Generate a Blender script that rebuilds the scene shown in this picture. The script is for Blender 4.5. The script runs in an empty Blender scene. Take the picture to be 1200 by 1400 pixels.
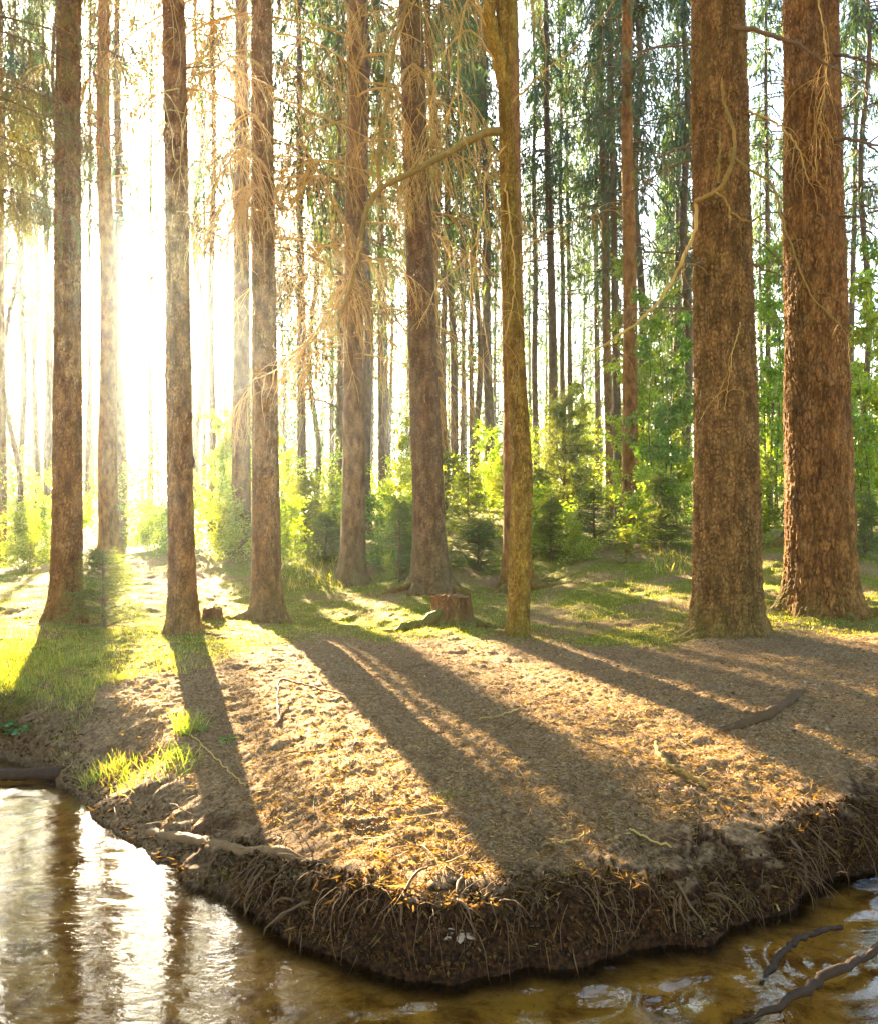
import bpy, math
import numpy as np

SC = bpy.context.scene
COL = SC.collection
R = math.radians
rng = np.random.default_rng(11)

# ------------------------------------------------------------------ camera, sky, sun, exposure
CAMZ, FPX, CX, HY = 1.9, 1100.0, 600.0, 685.0
cam = bpy.data.cameras.new('camera')
cam.sensor_fit = 'HORIZONTAL'; cam.sensor_width = 36; cam.lens = 33.0
cam.shift_y = -15.0 / 1200.0
cam.clip_start = 0.05; cam.clip_end = 1500
camo = bpy.data.objects.new('camera', cam); COL.objects.link(camo)
camo.location = (0, 0, CAMZ); camo.rotation_euler = (R(90), 0, 0)
SC.camera = camo

SUN_AZ = math.atan2(420, 1100)            # the sun stands this far left of the view axis
SUN_EL = math.atan2(360, math.hypot(420, 1100))
SUN_DIR = np.array([-math.sin(SUN_AZ) * math.cos(SUN_EL), math.cos(SUN_AZ) * math.cos(SUN_EL), math.sin(SUN_EL)])
world = bpy.data.worlds.new('World'); SC.world = world; world.use_nodes = True
wn = world.node_tree.nodes; wl = world.node_tree.links
sky = wn.new('ShaderNodeTexSky'); sky.sky_type = 'NISHITA'; sky.sun_disc = False
sky.sun_elevation = SUN_EL; sky.sun_rotation = -SUN_AZ
sky.air_density = 1.0; sky.dust_density = 1.6; sky.ozone_density = 1.0
wl.new(sky.outputs[0], wn['Background'].inputs['Color'])
wn['Background'].inputs['Strength'].default_value = 0.05

sun = bpy.data.lights.new('sun', 'SUN'); sun.energy = 5.0; sun.angle = R(0.55); sun.color = (1.0, 0.80, 0.53)
suno = bpy.data.objects.new('sun', sun); COL.objects.link(suno)
from mathutils import Vector
suno.rotation_euler = Vector(SUN_DIR).to_track_quat('Z', 'Y').to_euler()

vs = SC.view_settings
vs.view_transform = 'Standard'; vs.look = 'None'; vs.gamma = 1.0; vs.use_curve_mapping = False
vs.exposure = 4.25
vs.use_white_balance = True; vs.white_balance_temperature = 6700; vs.white_balance_tint = 6
cy = SC.cycles
cy.use_denoising = True
cy.max_bounces = 7; cy.diffuse_bounces = 4; cy.glossy_bounces = 3; cy.transmission_bounces = 4
cy.transparent_max_bounces = 8; cy.volume_bounces = 1
cy.caustics_reflective = False; cy.caustics_refractive = False
cy.sample_clamp_indirect = 6.0
HAZE_DENSITY = 0.0005

# ------------------------------------------------------------------ small tools
def w2(px, d): return (px - CX) / FPX * d
def wz(py, d): return CAMZ - (py - HY) / FPX * d
def P3(px, py, d): return np.array([w2(px, d), d, wz(py, d)])
def fr(a): return a - np.floor(a)
def h2(a, b, s=0.0): return fr(np.sin(a * 127.1 + b * 311.7 + s * 74.7) * 43758.5453)
def sst(a, b, x):
    t = np.clip((x - a) / (b - a), 0, 1); return t * t * (3 - 2 * t)
def vnoise(x, y, s=0.0):
    ix, iy = np.floor(x), np.floor(y); fx, fy = x - ix, y - iy
    fx = fx * fx * (3 - 2 * fx); fy = fy * fy * (3 - 2 * fy)
    a, b, c, d = h2(ix, iy, s), h2(ix + 1, iy, s), h2(ix, iy + 1, s), h2(ix + 1, iy + 1, s)
    return (a + (b - a) * fx) * (1 - fy) + (c + (d - c) * fx) * fy
def fbm(x, y, s=0.0, o=4):
    v, a, f, t = 0, .5, 1, 0
    for i in range(o):
        v = v + a * vnoise(x * f + i * 17.3, y * f - i * 9.1, s + i); t += a; a *= .5; f *= 2.03
    return v / t                                     # 0..1
def cells(u, v, nu, s):
    iu, iv = np.floor(u), np.floor(v)
    f1 = np.full(u.shape, 9.0); f2 = f1.copy(); idv = np.zeros(u.shape)
    for du in (-1, 0, 1):
        for dv in (-1, 0, 1):
            cu, cv = np.mod(iu + du, nu), iv + dv
            qx = iu + du + .1 + .8 * h2(cu, cv, s); qy = cv + .1 + .8 * h2(cu, cv, s + 5.3)
            d = np.hypot(u - qx, v - qy)
            n = d < f1
            f2 = np.where(n, f1, np.minimum(f2, d)); idv = np.where(n, h2(cu, cv, s + 9.1), idv); f1 = np.where(n, d, f1)
    return f1, f2, idv
def unit(a): return a / np.maximum(np.linalg.norm(a, axis=-1, keepdims=True), 1e-9)

def mesh_of(name, V, quads=None, tris=None, mats=(), qm=None, tm=None, attrs=None, smooth=True):
    V = np.asarray(V, dtype=np.float32)
    nq = 0 if quads is None else len(quads); ntr = 0 if tris is None else len(tris)
    me = bpy.data.meshes.new(name)
    me.vertices.add(len(V)); me.vertices.foreach_set('co', V.ravel())
    li = []
    if nq: li.append(np.asarray(quads, dtype=np.int32).ravel())
    if ntr: li.append(np.asarray(tris, dtype=np.int32).ravel())
    li = np.concatenate(li)
    me.loops.add(len(li)); me.loops.foreach_set('vertex_index', li)
    ls = np.concatenate([np.arange(nq) * 4, nq * 4 + np.arange(ntr) * 3]).astype(np.int32)
    me.polygons.add(nq + ntr); me.polygons.foreach_set('loop_start', ls)
    me.polygons.foreach_set('loop_total', np.concatenate([np.full(nq, 4), np.full(ntr, 3)]).astype(np.int32))
    if smooth: me.polygons.foreach_set('use_smooth', np.ones(nq + ntr, dtype=bool))
    for m in mats: me.materials.append(m)
    if qm is not None or tm is not None:
        mi = np.concatenate([np.zeros(nq) if qm is None else np.broadcast_to(qm, nq), np.zeros(ntr) if tm is None else np.broadcast_to(tm, ntr)])
        me.polygons.foreach_set('material_index', mi.astype(np.int32))
    for k, a in (attrs or {}).items():
        a = np.asarray(a, dtype=np.float32)
        if a.ndim == 1:
            at = me.attributes.new(k, 'FLOAT', 'POINT'); at.data.foreach_set('value', a)
        else:
            at = me.attributes.new(k, 'FLOAT_COLOR', 'POINT'); at.data.foreach_set('color', np.c_[a, np.ones(len(a))].astype(np.float32).ravel())
    me.update(calc_edges=True); me.validate()
    return me
def ob(name, data, parent=None, loc=None, rz=0.0, scale=None):
    o = bpy.data.objects.new(name, data); COL.objects.link(o)
    if parent is not None: o.parent = parent
    if loc is not None: o.location = [float(c) for c in loc]
    if rz: o.rotation_euler = (0, 0, float(rz))
    if scale is not None: o.scale = (scale,) * 3 if np.isscalar(scale) else [float(c) for c in scale]
    return o
def tag(o, label=None, cat=None, group=None, kind=None):
    if label: o['label'] = label
    if cat: o['category'] = cat
    if group: o['group'] = group
    if kind: o['kind'] = kind
    return o
class Bag:                                           # collects pieces of one mesh
    def __init__(s): s.V, s.Q, s.T, s.qm, s.tm, s.C, s.n = [], [], [], [], [], [], 0
    def add(s, V, quads=None, tris=None, m=0, col=None):
        V = np.asarray(V).reshape(-1, 3)
        if quads is not None and len(quads): s.Q.append(np.asarray(quads) + s.n); s.qm.append(np.full(len(quads), m))
        if tris is not None and len(tris): s.T.append(np.asarray(tris) + s.n); s.tm.append(np.full(len(tris), m))
        if col is None: col = np.ones((len(V), 3))
        s.C.append(np.broadcast_to(col, (len(V), 3))); s.V.append(V); s.n += len(V)
    def mesh(s, name, mats, smooth=True):
        return mesh_of(name, np.concatenate(s.V), np.concatenate(s.Q) if s.Q else None, np.concatenate(s.T) if s.T else None, mats,
                       np.concatenate(s.qm) if s.Q else None, np.concatenate(s.tm) if s.T else None, {'tint': np.concatenate(s.C)}, smooth)
def tubes(P, Rd, k=4, cap=True):
    """P (T,n,3) polylines with radii (T,n) -> one set of vertices and quads"""
    P = np.asarray(P, float); Rd = np.asarray(Rd, float)
    if P.ndim == 2: P = P[None]; Rd = Rd[None]
    T, n, _ = P.shape
    t = np.zeros_like(P); t[:, 1:-1] = P[:, 2:] - P[:, :-2]; t[:, 0] = P[:, 1] - P[:, 0]; t[:, -1] = P[:, -1] - P[:, -2]
    t = unit(t)
    ref = np.where(np.abs(t[..., 2:3]) > .85, np.array([1.0, 0.13, 0]), np.array([0, 0.1, 1.0]))
    mean = unit(t.mean(axis=1)); rf = np.where(np.abs(mean[:, 2:3]) > .8, np.array([1.0, .13, 0]), np.array([0, .1, 1.0]))
    ref = np.broadcast_to(rf[:, None], P.shape)
    a = unit(np.cross(t, ref)); b = np.cross(t, a)
    an = np.arange(k) * 2 * math.pi / k
    V = P[:, :, None] + Rd[:, :, None, None] * (a[:, :, None] * np.cos(an)[None, None, :, None] + b[:, :, None] * np.sin(an)[None, None, :, None])
    idx = np.arange(T * n * k).reshape(T, n, k)
    q = np.stack([idx[:, :-1], np.roll(idx[:, :-1], -1, 2), np.roll(idx[:, 1:], -1, 2), idx[:, 1:]], -1).reshape(-1, 4)
    return V.reshape(-1, 3), q
def grow(p0, d0, L, n, g, jit, r=rng):
    """curves of n points leaving p0 along d0, pulled down by g, with jitter"""
    T = len(p0); P = np.zeros((T, n, 3)); P[:, 0] = p0; d = unit(np.asarray(d0, float)); st = (np.asarray(L) / (n - 1)).reshape(-1, 1) * np.ones((T, 1))
    for i in range(1, n):
        d = unit(d + np.array([0, 0, -g]) + r.normal(0, jit, (T, 3)))
        P[:, i] = P[:, i - 1] + d * st
    return P
def along(P, m, r=rng, lo=.1, hi=1.0):
    """m random points with tangents on every polyline of P (T,n,3)"""
    T, n, _ = P.shape
    u = r.uniform(lo, hi, (T, m)) * (n - 1.001); i = u.astype(int); f = (u - i)[..., None]
    a = np.take_along_axis(P, i[..., None], 1); b = np.take_along_axis(P, i[..., None] + 1, 1)
    return (a + (b - a) * f).reshape(-1, 3), unit(b - a).reshape(-1, 3), (u / (n - 1)).ravel()
def slivers(p, t, L, W, r=rng):
    """kite-shaped strips: two triangles each"""
    T = len(p); s = unit(np.cross(t, r.normal(0, 1, (T, 3)))); L = np.broadcast_to(L, T)[:, None]; W = np.broadcast_to(W, T)[:, None]
    V = np.stack([p, p + t * L * .45 + s * W * .5, p + t * L, p + t * L * .45 - s * W * .5], 1)
    b = np.arange(T)[:, None] * 4
    return V.reshape(-1, 3), np.concatenate([b + [0, 1, 2], b + [0, 2, 3]], 0)
def needles(p, t, L, W, r=rng):
    T = len(p); s = unit(np.cross(t, r.normal(0, 1, (T, 3)))); L = np.broadcast_to(L, T)[:, None]; W = np.broadcast_to(W, T)[:, None]
    V = np.stack([p - s * W * .5, p + s * W * .5, p + t * L], 1)
    return V.reshape(-1, 3), np.arange(T * 3).reshape(T, 3)
def spline(pts, n):
    pts = np.asarray(pts, float); k = len(pts); c = np.r_[0, np.cumsum(np.linalg.norm(np.diff(pts, axis=0), axis=1))]
    tt = np.linspace(0, c[-1], n); i = np.clip(np.searchsorted(c, tt, side='right') - 1, 0, k - 2)
    u = ((tt - c[i]) / (c[i + 1] - c[i]))[:, None]
    p0, p1, p2, p3 = pts[np.maximum(i - 1, 0)], pts[i], pts[i + 1], pts[np.minimum(i + 2, k - 1)]
    return .5 * (2 * p1 + (p2 - p0) * u + (2 * p0 - 5 * p1 + 4 * p2 - p3) * u ** 2 + (3 * p1 - p0 - 3 * p2 + p3) * u ** 3)

# ------------------------------------------------------------------ materials
class NT:
    def __init__(s, name):
        s.m = bpy.data.materials.new(name); s.m.use_nodes = True; s.t = s.m.node_tree; s.t.nodes.clear()
        s.out = s.n('ShaderNodeOutputMaterial')
    def n(s, typ, **kw):
        x = s.t.nodes.new(typ)
        for k, v in kw.items(): setattr(x, k, v)
        return x
    def l(s, a, b): s.t.links.new(a, b)
    def setv(s, sock, v):
        if hasattr(v, 'is_linked') or isinstance(v, bpy.types.NodeSocket): s.l(v, sock)
        elif isinstance(v, tuple) and len(v) == 3 and sock.type == 'RGBA': sock.default_value = (*v, 1)
        else: sock.default_value = v
    def mix(s, f, a, b, mode='MIX'):
        x = s.n('ShaderNodeMix', data_type='RGBA', blend_type=mode)
        s.setv(x.inputs[0], f); s.setv(x.inputs[6], a); s.setv(x.inputs[7], b); return x.outputs[2]
    def math(s, op, a, b=0.0):
        x = s.n('ShaderNodeMath', operation=op); s.setv(x.inputs[0], a); s.setv(x.inputs[1], b); return x.outputs[0]
    def ramp(s, f, a, b):
        x = s.n('ShaderNodeMapRange', interpolation_type='SMOOTHSTEP'); s.setv(x.inputs[0], f); x.inputs[1].default_value = a; x.inputs[2].default_value = b; return x.outputs[0]
    def coord(s, scale=(1, 1, 1)):
        c = s.n('ShaderNodeTexCoord'); mp = s.n('ShaderNodeMapping'); mp.inputs['Scale'].default_value = scale; s.l(c.outputs['Object'], mp.inputs[0]); return mp.outputs[0]
    def noise(s, vec, sc, det=4.0, rough=.55, dist=0.0):
        x = s.n('ShaderNodeTexNoise'); s.l(vec, x.inputs['Vector']); x.inputs['Scale'].default_value = sc; x.inputs['Detail'].default_value = det; x.inputs['Roughness'].default_value = rough; x.inputs['Distortion'].default_value = dist
        return x.outputs[0]
    def attr(s, name):
        x = s.n('ShaderNodeAttribute'); x.attribute_name = name; return x
    def bump(s, h, dist, strength=1.0):
        x = s.n('ShaderNodeBump'); s.l(h, x.inputs['Height']); x.inputs['Distance'].default_value = dist; x.inputs['Strength'].default_value = strength; return x.outputs[0]
    def rnd(s): return s.n('ShaderNodeObjectInfo').outputs['Random']
    def bsdf(s, col, rough=.8, nrm=None, spec=.3):
        b = s.n('ShaderNodeBsdfPrincipled'); s.setv(b.inputs['Base Color'], col); s.setv(b.inputs['Roughness'], rough); b.inputs['Specular IOR Level'].default_value = spec
        if nrm is not None: s.l(nrm, b.inputs['Normal'])
        return b.outputs[0]
    def done(s, sh): s.l(sh, s.out.inputs[0]); return s.m

def bark_mat(name, dark, light, plate, green=0.0, gcol=(.10, .11, .02), bump=.012):
    t = NT(name); v = t.coord((1, 1, .45)); vv = t.coord((1, 1, 1))
    c = t.mix(t.ramp(t.noise(v, 9, 6, .62), .32, .68), dark, light)
    c = t.mix(t.math('MULTIPLY', t.ramp(t.noise(vv, 2.3, 4), .5, .75), .55), c, plate)
    if green: c = t.mix(t.math('MULTIPLY', t.ramp(t.noise(t.coord((1, 1, .25)), 2.1, 5, .6), .42, .66), green), c, gcol)
    cav = t.attr('cavity').outputs['Fac']
    c = t.mix(cav, c, tuple(x * .38 for x in dark))
    mo = t.attr('moss').outputs['Fac']
    c = t.mix(mo, c, t.mix(t.noise(vv, 30, 3), (.10, .10, .014), (.24, .22, .03)))
    vo = t.n('ShaderNodeTexVoronoi', feature='DISTANCE_TO_EDGE'); vo.inputs['Scale'].default_value = 34
    nd = t.n('ShaderNodeTexNoise'); t.l(v, nd.inputs['Vector']); nd.inputs['Scale'].default_value = 14; nd.inputs['Detail'].default_value = 3
    ad = t.n('ShaderNodeVectorMath', operation='MULTIPLY_ADD'); t.l(nd.outputs[1], ad.inputs[0]); ad.inputs[1].default_value = (.07, .07, .07); t.l(v, ad.inputs[2]); t.l(ad.outputs[0], vo.inputs['Vector'])
    e = t.ramp(vo.outputs[0], .0, .13)
    c = t.mix(t.math('MULTIPLY', t.math('SUBTRACT', 1.0, e), .45), c, tuple(x * .45 for x in dark))
    h = t.math('ADD', t.math('ADD', t.noise(v, 30, 6, .7), t.math('MULTIPLY', t.noise(v, 110, 3), .5)), t.math('MULTIPLY', e, .9))
    return t.done(t.bsdf(c, .85, t.bump(h, bump, .9), .2))
def leaf_mat(name, trans=.5, var=.35, gloss=.06):
    t = NT(name); c = t.attr('tint').outputs['Color']
    hsv = t.n('ShaderNodeHueSaturation'); t.l(c, hsv.inputs['Color'])
    r = t.rnd(); x = t.n('ShaderNodeMapRange'); t.l(r, x.inputs[0]); x.inputs[3].default_value = 1 - var; x.inputs[4].default_value = 1 + var; t.l(x.outputs[0], hsv.inputs['Value'])
    y = t.n('ShaderNodeMapRange'); t.l(r, y.inputs[0]); y.inputs[3].default_value = .515; y.inputs[4].default_value = .485; t.l(y.outputs[0], hsv.inputs['Hue'])
    d = t.n('ShaderNodeBsdfDiffuse'); t.l(hsv.outputs[0], d.inputs[0])
    tr = t.n('ShaderNodeBsdfTranslucent'); t.l(t.mix(1.0, hsv.outputs[0], (2.1, 1.9, .6), 'MULTIPLY'), tr.inputs[0])
    m = t.n('ShaderNodeMixShader'); m.inputs[0].default_value = trans; t.l(d.outputs[0], m.inputs[1]); t.l(tr.outputs[0], m.inputs[2])
    g = t.n('ShaderNodeBsdfGlossy'); g.inputs['Roughness'].default_value = .45; g.inputs[0].default_value = (.9, .9, .8, 1)
    m2 = t.n('ShaderNodeMixShader'); m2.inputs[0].default_value = gloss; t.l(m.outputs[0], m2.inputs[1]); t.l(g.outputs[0], m2.inputs[2])
    return t.done(m2.outputs[0])
def wood_mat(name, a, b, sc=14, rough=.8, green=0.0):
    t = NT(name); v = t.coord((1, 1, 1)); c = t.mix(t.noise(v, sc, 5, .6), a, b)
    if green: c = t.mix(t.math('MULTIPLY', t.ramp(t.noise(v, 5, 4), .4, .62), green), c, (.11, .12, .025))
    return t.done(t.bsdf(c, rough, t.bump(t.noise(v, sc * 5, 4), .004), .25))

BARK_RED = bark_mat('bark_reddish', (.18, .072, .016), (.47, .215, .055), (.32, .19, .085), .2)
BARK_BROWN = bark_mat('bark_brown', (.17, .080, .020), (.44, .225, .065), (.36, .21, .075), .3)
BARK_GREY = bark_mat('bark_greyish', (.15, .075, .028), (.34, .19, .075), (.28, .20, .11), .35)
BARK_ALGAE = bark_mat('bark_olive_gold', (.22, .105, .014), (.52, .31, .045), (.40, .26, .04), .6, (.22, .17, .02), .014)
BARK_FAR = bark_mat('bark_distant', (.11, .065, .04), (.22, .14, .085), (.22, .17, .12), .3)
NEEDLE = leaf_mat('spruce_needles', .42, .30)
SPRIG = leaf_mat('young_needles', .5, .2)
LEAF = leaf_mat('thin_leaves', .58, .25)
GRASS = leaf_mat('grass_blades', .55, .1)
TWIG = wood_mat('dry_twigs', (.36, .20, .045), (.56, .37, .10), 9)
TWIG_DARK = wood_mat('dark_twigs', (.10, .06, .03), (.22, .14, .07), 9)
TWIG_OLIVE = wood_mat('mossy_limb', (.13, .065, .014), (.46, .29, .07), 26, .85, .45)
ROOT = wood_mat('root_wood', (.09, .045, .018), (.25, .145, .06), 26)
WETWOOD = wood_mat('wet_dark_wood', (.014, .007, .004), (.08, .038, .015), 24, .75)
CUTWOOD = wood_mat('weathered_stump_wood', (.15, .07, .03), (.34, .18, .075), 18, .85, .35)
ROOTLET = wood_mat('thin_roots', (.05, .024, .010), (.22, .12, .05), 9)

# ------------------------------------------------------------------ the lie of the land
WATERLINE = [(-900, 1010), (-500, 1020), (-200, 1030), (0, 1038), (40, 1048), (80, 1072), (112, 1086), (135, 1118), (180, 1150), (230, 1187), (290, 1222), (340, 1252), (390, 1284),
             (480, 1322), (600, 1338), (680, 1330), (750, 1325), (850, 1303), (920, 1298), (965, 1290), (1000, 1268), (1060, 1250), (1105, 1218), (1200, 1192), (1400, 1140), (1900, 1085), (2600, 1050)]
WL = np.array([[w2(px, CAMZ * FPX / (py - HY)), CAMZ * FPX / (py - HY)] for px, py in WATERLINE])
def dense(pl, step=.055):
    out = []
    for a, b in zip(pl[:-1], pl[1:]):
        n = max(2, int(np.linalg.norm(b - a) / step)); out.append(a + (b - a) * np.linspace(0, 1, n, endpoint=False)[:, None])
    return np.concatenate(out + [pl[-1:]])
WLD = dense(WL)
WLD[:, 1] += (fbm(WLD[:, 0] * 5, WLD[:, 0] * 0, 3) - .5) * .16 + (vnoise(WLD[:, 0] * 22, WLD[:, 0] * 0, 4) - .5) * .05
def shore(x, y):
    """signed distance from the waterline, positive on land"""
    x, y = np.atleast_1d(np.asarray(x, float)), np.atleast_1d(np.asarray(y, float))
    s = np.full(x.shape, 30.0); near = (y < 12) & (y > -4)
    xs, ys = x[near], y[near]
    best = np.full(xs.shape, 1e9)
    for a, b in zip(WLD[:-1], WLD[1:]):
        e = b - a; near2 = None
        t = np.clip(((xs - a[0]) * e[0] + (ys - a[1]) * e[1]) / (e @ e), 0, 1)
        best = np.minimum(best, (xs - a[0] - t * e[0]) ** 2 + (ys - a[1] - t * e[1]) ** 2)
    ux = np.where(ys > .3, xs / np.maximum(ys, .3), 0)
    uw = WLD[:, 0] / WLD[:, 1]; o = np.argsort(uw)
    dw = np.interp(ux, uw[o], WLD[o, 1])
    land = (ys > .3) & (ys > dw)
    s[near] = np.where(land, 1, -1) * np.sqrt(best)
    s[y <= -4] = -5
    return s
# trees: key, px at foot, py at foot (None: wherever the ground is), distance, px width at mid height, px at picture top, bark, detail, label
TREES = [
 ('A', 90, 850, 9.3, 36, 95, 'BROWN', 2, 'tall brown spruce trunk left of the sun with a bushy sapling at its foot'),
 ('C', 252, 868, 8.7, 33, 236, 'RED', 2, 'straight reddish spruce trunk right of the sun, its shadow running down to the water'),
 ('D', 365, 851, 10.7, 34, 358, 'BROWN', 2, 'golden brown spruce trunk with flared foot and a curtain of dry twigs above'),
 ('E', 482, 795, 14.4, 30, 487, 'GREY', 1, 'spruce trunk behind the hanging dry twigs with a wide flared foot'),
 ('F', 590, 808, 12.8, 41, 561, 'GREY', 2, 'leaning grey brown spruce with mossy roots just behind the cut stump'),
 ('G', 707, 872, 8.6, 28, 686, 'ALGAE', 2, 'slim olive gold forked tree with one long arching bough'),
 ('G2', 707, 803, 13.6, 33, 694, 'RED', 1, 'reddish trunk hidden behind the slim forked tree, mossy roots showing either side'),
 ('M', 863, 722, 20.0, 21, 856, 'RED', 1, 'pinkish brown trunk right of centre with rings of old knots'),
 ('O', 995, 866, 8.6, 81, 982, 'BROWN', 3, 'thick spruce trunk with plated bark and a curved mossy limb'),
 ('P', 1122, 838, 9.8, 82, 1107, 'RED', 3, 'thickest orange brown spruce trunk at the right edge'),
 ('Q', 1098, 742, 14.5, 36, 1092, 'GREY', 1, 'trunk behind the thickest spruce with only its mossy root showing'),
 ('B', 151, 757, 19.0, 24, 141, 'RED', 1, 'trunk glowing right below the sun, wider one of a close pair'),
 ('B2', 166, 745, 24.0, 14, 160, 'GREY', 0, 'narrower trunk tucked behind the one below the sun'),
 ('R', 330, 756, 17.6, 24, 330, 'GREY', 1, 'hazy pinkish trunk between the reddish trunk and the golden brown trunk'),
 ('E2', 503, 735, 23.0, 13, 499, 'FAR', 0, 'thin trunk peeping out right behind the flared trunk of the dry twigs'),
 ('E3', 465, 738, 25.0, 10, 462, 'FAR', 0, 'thin trunk peeping out left of the dry twigs'),
 ('F2', 603, 720, 22.0, 16, 588, 'GREY', 0, 'paler trunk close behind the leaning grey brown spruce'),
 ('H', 625, 690, 30.0, 11, 604, 'FAR', 0, 'slender leaning trunk two steps right of the leaning grey brown spruce'),
 ('I', 655, 690, 31.0, 9, 648, 'FAR', 0, 'left one of two thin grey trunks just left of the forked tree'),
 ('I2', 669, 692, 27.0, 13, 660, 'FAR', 0, 'right and stouter one of two grey trunks just left of the forked tree'),
 ('J', 732, None, 34.0, 9, 729, 'FAR', 0, 'thin dark trunk first to the right of the forked tree'),
 ('K', 771, None, 34.0, 8, 764, 'FAR', 0, 'left one of a twin pair of thin trunks rising from the pale young pine'),
 ('K2', 781, None, 36.0, 8, 772, 'FAR', 0, 'right one of a twin pair of thin trunks rising from the pale young pine'),
 ('L', 835, None, 26.0, 12, 818, 'GREY', 0, 'olive trunk at the left of the cluster around the pinkish brown trunk'),
 ('L2', 846, None, 25.0, 12, 833, 'FAR', 0, 'knobbly dark trunk touching the pinkish brown trunk on its left'),
 ('M2', 879, 724, 23.0, 12, 868, 'FAR', 0, 'shaded trunk touching the pinkish brown trunk on its right'),
 ('N', 940, None, 26.0, 13, 935, 'FAR', 0, 'dark shaggy trunk just left of the thick trunk with plated bark'),
 ('S', 414, 690, 25.0, 12, 408, 'FAR', 0, 'hazy trunk just right of the golden brown trunk'),
 ('S3', 374, None, 25.5, 10, 370, 'FAR', 0, 'added thin spruce hidden behind the golden brown trunk, its low crown shading the bank'),  # hidden tree added so that its crown throws shade on the right bank
 ('S2', 430, None, 32.0, 8, 426, 'FAR', 0, 'faint thin trunk between the golden brown trunk and the dry twigs'),
 ('T', 522, None, 30.0, 9, 517, 'FAR', 0, 'thin trunk alone in the bright gap left of the leaning spruce'),
 ('U', 275, None, 29.0, 9, 271, 'FAR', 0, 'thin hazy trunk just right of the straight reddish trunk'),
 ('U2', 289, None, 21.0, 9, 292, 'FAR', 0, 'second thin hazy trunk right of the straight reddish trunk'),
 ('X1', 3, 770, 22.0, 11, 0, 'GREY', 0, 'pale trunk cut off by the left edge'),
 ('X2', 16, 748, 27.0, 7, 14, 'FAR', 0, 'dark thin trunk second from the left edge'),
 ('X3', 31, None, 32.0, 7, 33, 'FAR', 0, 'bluish thin trunk third from the left edge'),
 ('X4', 49, None, 34.0, 7, 50, 'FAR', 0, 'bluish thin trunk fourth from the left edge, nearest the tall brown trunk'),
 ('X5', 74, 735, 24.0, 9, 79, 'FAR', 0, 'thin trunk half hidden behind the tall brown trunk left of the sun'),
 ('X6', 121, None, 33.0, 7, 124, 'FAR', 0, 'thin trunk in the gap between the tall brown trunk and the glowing pair'),
 ('X7', 205, None, 36.0, 7, 207, 'FAR', 0, 'faint thin trunk in the bright gap beneath the sun'),
 ('Y1', 1052, None, 27.0, 8, 1046, 'FAR', 0, 'dark thin stem seen between the two thickest trunks'),
 ('Y2', 1186, None, 22.0, 9, 1180, 'FAR', 0, 'thin stem in the bright leaves right of the thickest trunk'),
]
CTRL = [(-300, 960, .45), (-300, 880, .55), (60, 975, .36), (140, 990, .34), (215, 1060, .22), (300, 1165, .14), (420, 1198, .20), (500, 1212, .25), (600, 1206, .27), (700, 1212, .26), (830, 1215, .26), (960, 1200, .2), (1040, 1160, .26), (1110, 1150, .25), (1200, 1115, .28),
        (1500, 1050, .35), (1500, 930, .5), (600, 1100, .34), (600, 1000, .40), (600, 930, .44), (400, 1060, .31), (400, 950, .41), (820, 1060, .37), (820, 950, .42), (1000, 1010, .40), (1150, 1000, .43), (1150, 905, .5), (200, 930, .43),
        (300, 890, .47), (450, 880, .48), (600, 880, .46), (850, 880, .44), (550, 780, .6), (800, 775, .75), (900, 760, .85), (420, 790, .55), (250, 785, .6), (130, 790, .6), (-200, 800, .6), (1400, 790, .75)]
cp = [(w2(px, (CAMZ - z) * FPX / (py - HY)), (CAMZ - z) * FPX / (py - HY), z) for px, py, z in CTRL]
for k, bx, by, d, *_ in TREES:
    if by is not None: cp.append((w2(bx, d), d, wz(by, d)))
cp += [(x, 34, 1.55) for x in (-30, -15, 0, 15, 30)] + [(x, 60, 2.1) for x in (-60, -20, 20, 60)] + [(-30, 14, .7), (30, 14, 1.0), (-14, 5, .5), (14, 5, .5)] + [(x, 0, .2) for x in (-12, -4, 4, 12)]
cp = np.array(cp)
def _warp(x, y):
    r = np.hypot(x, y); k = np.log1p(r / 4) / np.maximum(r / 4, 1e-6); return np.c_[x * k, y * k]
_cw = _warp(cp[:, 0], cp[:, 1])
def _phi(r2): return np.where(r2 > 1e-12, .5 * r2 * np.log(np.maximum(r2, 1e-12)), 0)
_A = _phi(((_cw[:, None] - _cw[None]) ** 2).sum(-1)) + np.eye(len(cp)) * .004
_Pm = np.c_[np.ones(len(cp)), _cw]
_S = np.linalg.solve(np.block([[_A, _Pm], [_Pm.T, np.zeros((3, 3))]]), np.r_[cp[:, 2], 0, 0, 0])
def ztop(x, y):
    r = np.hypot(x, y); f = np.minimum(1, 62 / np.maximum(r, 1e-6)); q = _warp(x * f, y * f)
    out = np.zeros(len(q))
    for i in range(0, len(q), 20000):
        qq = q[i:i + 20000]; out[i:i + 20000] = _phi(((qq[:, None] - _cw[None]) ** 2).sum(-1)) @ _S[:-3] + np.c_[np.ones(len(qq)), qq] @ _S[-3:]
    return out
def mossiness(x, y):
    y = y + .6
    n = fbm(x * .9, y * .9, 21); n2 = fbm(x * 3.1, y * 3.1, 23)
    base = sst(7.0, 9.6, y + np.where(x < -1.3, (-1.3 - x) * 1.6, 0) - sst(1.6, 3.5, x) * .6)
    return np.clip(sst(.72, .42, n * .65 + n2 * .35 + (1 - base) * .46) , 0, 1) * (1 - .65 * sst(1.8, 3.2, x) * sst(10.5, 8.5, y))
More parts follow.
